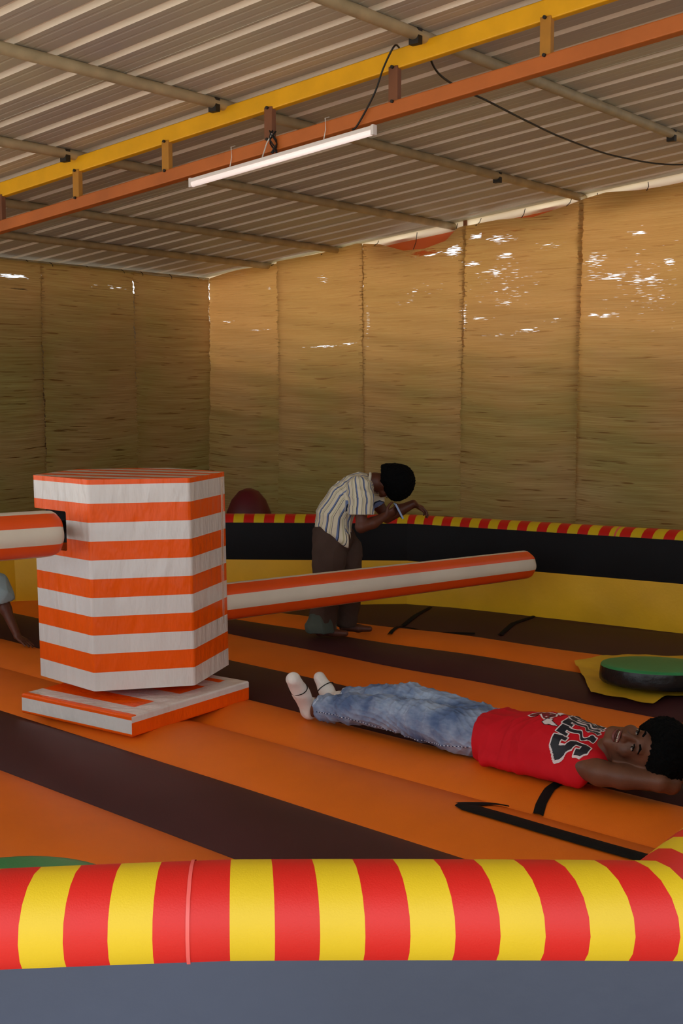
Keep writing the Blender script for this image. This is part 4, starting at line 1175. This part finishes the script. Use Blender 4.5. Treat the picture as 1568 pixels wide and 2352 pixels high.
# bull head emblem below the word: snout toward the waist, horns toward the chin
BULL = [(-.012, -.052), (.012, -.052), (.020, -.036), (.014, -.012), (.028, .002), (.036, .016), (.026, .026), (.018, .020), (0, .028), (-.018, .020), (-.026, .026), (-.036, .016), (-.028, .002), (-.014, -.012), (-.020, -.036)]
HORN = [(.026, .014), (.046, .010), (.056, .024), (.054, .044), (.046, .058), (.042, .042), (.034, .032), (.020, .030)]
HORN2 = [(-a, b_) for a, b_ in HORN]
cells = {}
ii, jj = np.meshgrid(np.arange(-42, 42), np.arange(-40, 42), indexing='ij'); u = (ii+.5)*res; v = (jj+.5)*res
sb = shape_sd([BULL], u, v); s1 = np.minimum(shape_sd([HORN], u, v), shape_sd([HORN2], u, v))
eyes = np.minimum(np.hypot((np.abs(u)-.012)/1.5, v-.004), 9)-.0028
nose = np.hypot((np.abs(u)-.006), v+.044)-.0024
brow = np.abs(v-.010-.35*np.abs(u))-.0016
for a in range(ii.shape[0]):
    for b_ in range(ii.shape[1]):
        if s1[a, b_] < 0: mi = 1
        elif s1[a, b_] < .0022: mi = 0
        elif sb[a, b_] < -.002:
            mi = 2
            if eyes[a, b_] < 0: mi = 1
            elif nose[a, b_] < 0 or (brow[a, b_] < 0 and abs(u[a, b_]) < .022): mi = 0
        elif sb[a, b_] < .0026: mi = 1
        else: continue
        cells[(int(ii[a, b_]), int(jj[a, b_]))] = mi
print_cells('emblem', cells, [M_NAVY, M_WPRINT, M_DRED], lambda u_, v_: (.405+v_*1.45, .004-u_*1.3), res, .0022, 'bull head emblem with white horns')

# ------------------------------------------------------------------ the youth bending over his phone
kid = empty('person', (-.03, 7.6, 0)); tag(kid, 'youth in cream striped shirt and brown trousers bending forward over a phone', 'person')
o3 = np.array([-.03, 7.6, 0])
def K(*p): return np.array(p, float)-o3
HK = K(.300, 7.60, .935); UK = np.array([.93, .08, -.33]); UK /= np.linalg.norm(UK); NK = np.array([-.30, .35, -.88]); NK -= UK*(NK@UK); NK /= np.linalg.norm(NK)
RK = np.array([np.cross(UK, NK), UK, NK])
S = SDF((-.30, -.32, -.02), (.70, .32, 1.12), .005)
S.cap(K(-.05, 7.54, .56), K(-.03, 7.66, .56), .075, .075, .03)
S.chain([K(-.045, 7.6, .62), K(-.03, 7.6, .75), K(.04, 7.6, .86), K(.11, 7.6, .915)], [.082, .078, .085, .075], .04, ((0, 1, 0), 1.25))
S.chain([K(.12, 7.6, .93), K(.20, 7.6, .955), K(.26, 7.6, .955)], [.055, .046, .048], .03)
head_prims(S, HK, RK, .92)
S.chain([K(.10, 7.50, .93), K(.115, 7.455, .90), K(.118, 7.43, .79), K(.118, 7.415, .692)], [.05, .046, .038, .032], .02)
S.chain([K(.118, 7.415, .692), K(.19, 7.435, .715), K(.262, 7.455, .752)], [.037, .035, .025], .012)
hand(S, K(.262, 7.455, .752), (.85, .15, .45), (-.2, .6, .3), .82, .75, 1)
S.chain([K(.12, 7.70, .93), K(.17, 7.745, .89), K(.225, 7.765, .80), K(.285, 7.77, .715)], [.05, .046, .038, .032], .02)
S.chain([K(.285, 7.77, .715), K(.37, 7.765, .76), K(.450, 7.76, .800)], [.038, .036, .026], .012)
hand(S, K(.450, 7.76, .800), (.85, -.05, -.45), (-.3, -.2, -.8), .85, .55, -1)
for pts in ([K(-.065, 7.53, .53), K(-.085, 7.50, .29), K(-.115, 7.52, .07)], [K(.02, 7.675, .53), K(.05, 7.68, .29), K(.035, 7.665, .07)]):
    S.chain(pts, [.070, .048, .032], .02)
    f = pts[-1]; S.chain([f, f+(-.02, 0, -.035), f+(.07, -.01, -.042), f+(.14, -.015, -.045)], [.032, .027, .024, .018], .015)
S.mesh('body', M_SKIN2, kid)
face_bits(kid, HK, RK, .92)
S = SDF(HK-.21, HK+.21, .004); hp = lambda x, y, z: HK+.92*(x*RK[0]+y*RK[1]+z*RK[2])
S.ell(hp(0, .042, -.03), (.106, .104, .118), .02, RK); S.ell(hp(0, -.02, -.060), (.085, .095, .07), .03, RK)
S.ell(hp(0, -.075, .085), (.085, .115, .075), .01, RK, 'sub'); S.ell(hp(0, -.155, .01), (.11, .085, .12), .01, RK, 'sub')
S.disp(hair_noise(.004, 170, 5)); S.mesh('hair', M_HAIR, kid, label='short thick black hair')
# trousers
S = SDF((-.30, -.26, -.005), (.26, .26, .72), .005)
S.cap(K(-.055, 7.55, .60), K(-.035, 7.66, .60), .100, .100, .03, ((1, 0, 0), 1.25))
S.cap(K(-.07, 7.57, .68), K(-.06, 7.64, .68), .085, .085, .03, ((1, 0, 0), 1.2))
S.chain([K(-.075, 7.53, .52), K(-.085, 7.51, .30), K(-.105, 7.52, .17), K(-.120, 7.52, .06)], [.098, .082, .072, .080], .02, ((1, 0, 0), 1.08))
S.chain([K(.03, 7.67, .52), K(.05, 7.68, .30), K(.042, 7.67, .17), K(.030, 7.665, .07)], [.098, .078, .066, .066], .02)
S.cut(K(0, 7.6, .042), (0, 0, -1)); S.cut(K(-.06, 7.6, .70), (-.25, 0, 1))
S.disp(folds(.0055, [((.4, .3, 1), 24, .8), ((1, .6, -.3), 28, .6), ((.7, -1, .2), 19, .6)], .04, 21))
S.mesh('trousers', M_TROUS, kid, label='loose brown trousers')
S = SDF((-.26, -.20, .0), (-.0, .06, .19), .004)
S.chain([K(-.110, 7.52, .15), K(-.128, 7.52, .055)], [.072, .086], .02, ((1, 0, 0), 1.12)); S.cut(K(0, 7.5, .034), (0, 0, -1)); S.cut(K(0, 7.5, .145), (.2, 0, 1))
S.disp(folds(.0045, [((1, .3, .2), 40, 1), ((.2, 1, .5), 33, .6)], .03, 8)); S.mesh('cuff', M_CUFF, kid, label='faded grey green lower trouser leg')
# shirt
S = SDF((-.26, -.30, .50), (.30, .30, 1.08), .004)
spine = [K(-.055, 7.6, .640), K(-.04, 7.6, .745), K(.02, 7.6, .845), K(.09, 7.6, .905), K(.135, 7.6, .925)]
S.chain(spine, [.115, .105, .098, .088, .070], .04, ((0, 1, 0), 1.22))
S.cap(K(.105, 7.50, .925), K(.125, 7.70, .930), .062, .062, .03)
slvN = [K(.108, 7.475, .925), K(.118, 7.44, .86), K(.112, 7.425, .765)]; slvF = [K(.135, 7.715, .925), K(.185, 7.75, .865), K(.235, 7.765, .79)]
S.chain(slvN, [.066, .064, .070], .02, ((1, 0, 0), 1.1)); S.chain(slvF, [.060, .058, .062], .02)
S.cut(K(-.19, 7.6, .680), (-.30, -.05, -.95), .01)
S.cap(K(-.02, 7.5, .66), K(.04, 7.45, .60), .05, .04, .05); 
S.cut(K(-.10, 7.5, .600), (-.62, -.05, -.78), .01)
sl, p = S.block(S.lo, S.lo+S.n*S.h)          # sleeve hems
near = (p[..., 1] < -.115) & (p[..., 2] < .760) & (p[..., 0] > .085)
S.f[(p[..., 1] < -.10) & (p[..., 2] < .762+(-.15-p[..., 1])*.1) & (p[..., 0] > .075)] = .02
S.f[(p[..., 1] > .09) & (((p[..., 0]-.265)*.55+(p[..., 2]-.79)*-.83) > .0) & (p[..., 0] > .16)] = .02
S.disp(folds(.0050, [((.5, .3, 1), 30, 1), ((1, .5, -.6), 36, .7), ((.3, -1, .6), 27, .6)], .045, 31))
sh, SV = S.mesh('shirt', M_SHIRT, kid, label='cream short sleeved shirt with blue and dark stripes')
def seg_near(P_, pts):
    best = np.full(len(P_), 9.0); ctr = np.zeros_like(P_); tan = np.zeros_like(P_)
    for a, b_ in zip(pts[:-1], pts[1:]):
        ab = b_-a; t = np.clip(((P_-a)@ab)/(ab@ab), -.6 if a is pts[0] else 0, 1.6 if b_ is pts[-1] else 1); c = a+t[:, None]*ab; d = np.linalg.norm(P_-c, axis=1)
        m_ = d < best; best[m_] = d[m_]; ctr[m_] = c[m_]; tan[m_] = ab/np.linalg.norm(ab)
    return best, ctr, tan
bS, cS, tS = seg_near(SV, spine); bN, cN, tN = seg_near(SV, slvN); bF, cF, tF = seg_near(SV, slvF)
def around(P_, c, t):
    v = P_-c; side = np.array([0, -1.0, 0]); up = np.cross(t, side); up /= np.linalg.norm(up, axis=1)[:, None]
    return np.arctan2(np.einsum('ij,ij->i', v, up), v@side)
co = around(SV, cS, tS)*.125
mN = (SV[:, 1] < -.125) & (bN < .10); mF = (SV[:, 1] > .135) & (bF < .085)
co[mN] = around(SV, cN, tN)[mN]*.075; co[mF] = around(SV, cF, tF)[mF]*.075
at = sh.data.attributes.new('stripe', 'FLOAT', 'POINT'); at.data.foreach_set('value', (co/.062+10).astype(np.float32))
# collar
V, F = tube_vf([K(.165+.012*math.cos(a), 7.6+.062*math.sin(a), .945+.055*math.cos(a)) for a in np.linspace(0, 2*PI, 21)], .010, 8, False)
co_ = mesh_obj('collar', V, F, mat('collar_cloth', srgb(222, 216, 196), .85), kid, smooth=True, world=False)
# phone in his near hand
ph = empty('phone', (.345, 7.45, .785)); ph.rotation_euler = (.1, math.radians(-28), .1); tag(ph, 'pale blue phone held in the bending youth\'s hand', 'phone')
bpy.context.view_layer.update()
M_PH = mat('phone_case', srgb(150, 175, 215), .3, .05, 10); M_SCR = mat('phone_screen', srgb(30, 34, 42), .1, .05, 10)
V, F = box_vf((0, 0, 0), (.006, 0, 0), (0, .026, 0), (0, 0, .052)); bevel_mod(mesh_obj('case', V, F, M_PH, ph, world=False), .004, 3)
V, F = box_vf((-.0064, 0, 0), (.0006, 0, 0), (0, .023, 0), (0, 0, .047)); mesh_obj('screen', V, F, M_SCR, ph, world=False)

# ------------------------------------------------------------------ the seated child at the left edge
sit = empty('person', (-2.28, 7.5, 0)); tag(sit, 'seated child in pale blue shirt at the left edge, leaning on one arm', 'person')
o4 = np.array([-2.28, 7.5, 0])
def Q(*p): return np.array(p, float)-o4
HQ = Q(-2.235, 7.47, .59); UQ = np.array([.05, 0, 1.0]); NQ = np.array([-.9, -.4, 0]); NQ -= UQ*(NQ@UQ); NQ /= np.linalg.norm(NQ); UQ /= np.linalg.norm(UQ)
RQ = np.array([np.cross(UQ, NQ), UQ, NQ])
S = SDF((-.85, -.45, -.04), (.48, .35, .80), .006)
S.chain([Q(-2.29, 7.5, .08), Q(-2.27, 7.5, .22), Q(-2.22, 7.48, .36)], [.10, .085, .09], .04, ((.3, 1, 0), 1.3))
S.chain([Q(-2.22, 7.47, .40), Q(-2.225, 7.47, .50)], [.045, .042], .02)
head_prims(S, HQ, RQ, .9)
S.chain([Q(-2.15, 7.42, .385), Q(-2.070, 7.40, .345), Q(-2.015, 7.36, .20), Q(-1.935, 7.30, .055)], [.05, .048, .034, .022], .015)
hand(S, Q(-1.935, 7.30, .045), (.8, -.5, -.35), (0, 0, -1), .8, .1, 1)
S.chain([Q(-2.30, 7.58, .385), Q(-2.37, 7.60, .33), Q(-2.45, 7.50, .22), Q(-2.58, 7.40, .22)], [.05, .046, .034, .022], .015)
hand(S, Q(-2.58, 7.40, .22), (-.9, -.2, -.2), (0, 0, -1), .8, .3, -1)
for dy in (-.07, .08):
    S.chain([Q(-2.32, 7.48+dy, .10), Q(-2.60, 7.38+dy, .24), Q(-2.78, 7.28+dy, .05)], [.075, .052, .034], .02)
    S.chain([Q(-2.78, 7.28+dy, .05), Q(-2.80, 7.27+dy, .03), Q(-2.92, 7.22+dy, .04)], [.034, .03, .02], .015)
S.mesh('body', M_SKIN2, sit)
face_bits(sit, HQ, RQ, .9)
S = SDF(HQ-.17, HQ+.19, .005); hp = lambda x, y, z: HQ+.9*(x*RQ[0]+y*RQ[1]+z*RQ[2])
S.ell(hp(0, .042, -.03), (.082, .085, .092), .02, RQ); S.ell(hp(0, -.06, .085), (.085, .115, .075), .01, RQ, 'sub'); S.disp(hair_noise(.004, 170, 9)); S.mesh('hair', M_HAIR, sit)
S = SDF((-.25, -.28, .0), (.36, .28, .52), .005)
S.chain([Q(-2.29, 7.5, .07), Q(-2.27, 7.5, .22), Q(-2.21, 7.48, .36)], [.125, .105, .10], .04, ((.3, 1, 0), 1.25))
S.chain([Q(-2.15, 7.43, .385), Q(-2.075, 7.40, .345), Q(-2.040, 7.38, .275)], [.066, .068, .074], .02); S.chain([Q(-2.30, 7.58, .385), Q(-2.37, 7.60, .33), Q(-2.41, 7.56, .28)], [.06, .058, .06], .02)
S.cut(Q(-2.0, 7.37, .232), (.30, -.1, -.95)) if False else None
sl, p = S.block(S.lo, S.lo+S.n*S.h); S.f[(p[..., 0] > .165) & (p[..., 2] < .235+.25*(p[..., 0]-.24))] = .02
S.disp(folds(.0045, [((.5, .3, 1), 28, 1), ((1, .5, -.6), 34, .7)], .045, 41)); S.mesh('shirt', M_TEE, sit, label='pale blue shirt')
S = SDF((-.58, -.36, -.04), (.16, .36, .40), .006)
S.cap(Q(-2.30, 7.42, .085), Q(-2.30, 7.58, .085), .115, .115, .03)
for dy in (-.07, .08): S.chain([Q(-2.32, 7.48+dy, .10), Q(-2.60, 7.38+dy, .24), Q(-2.68, 7.34+dy, .16)], [.10, .075, .065], .03)
S.cut(Q(0, 0, .03), (0, 0, -1)) if False else None
S.mesh('shorts', mat('dark_shorts', srgb(34, 36, 44), .85), sit)
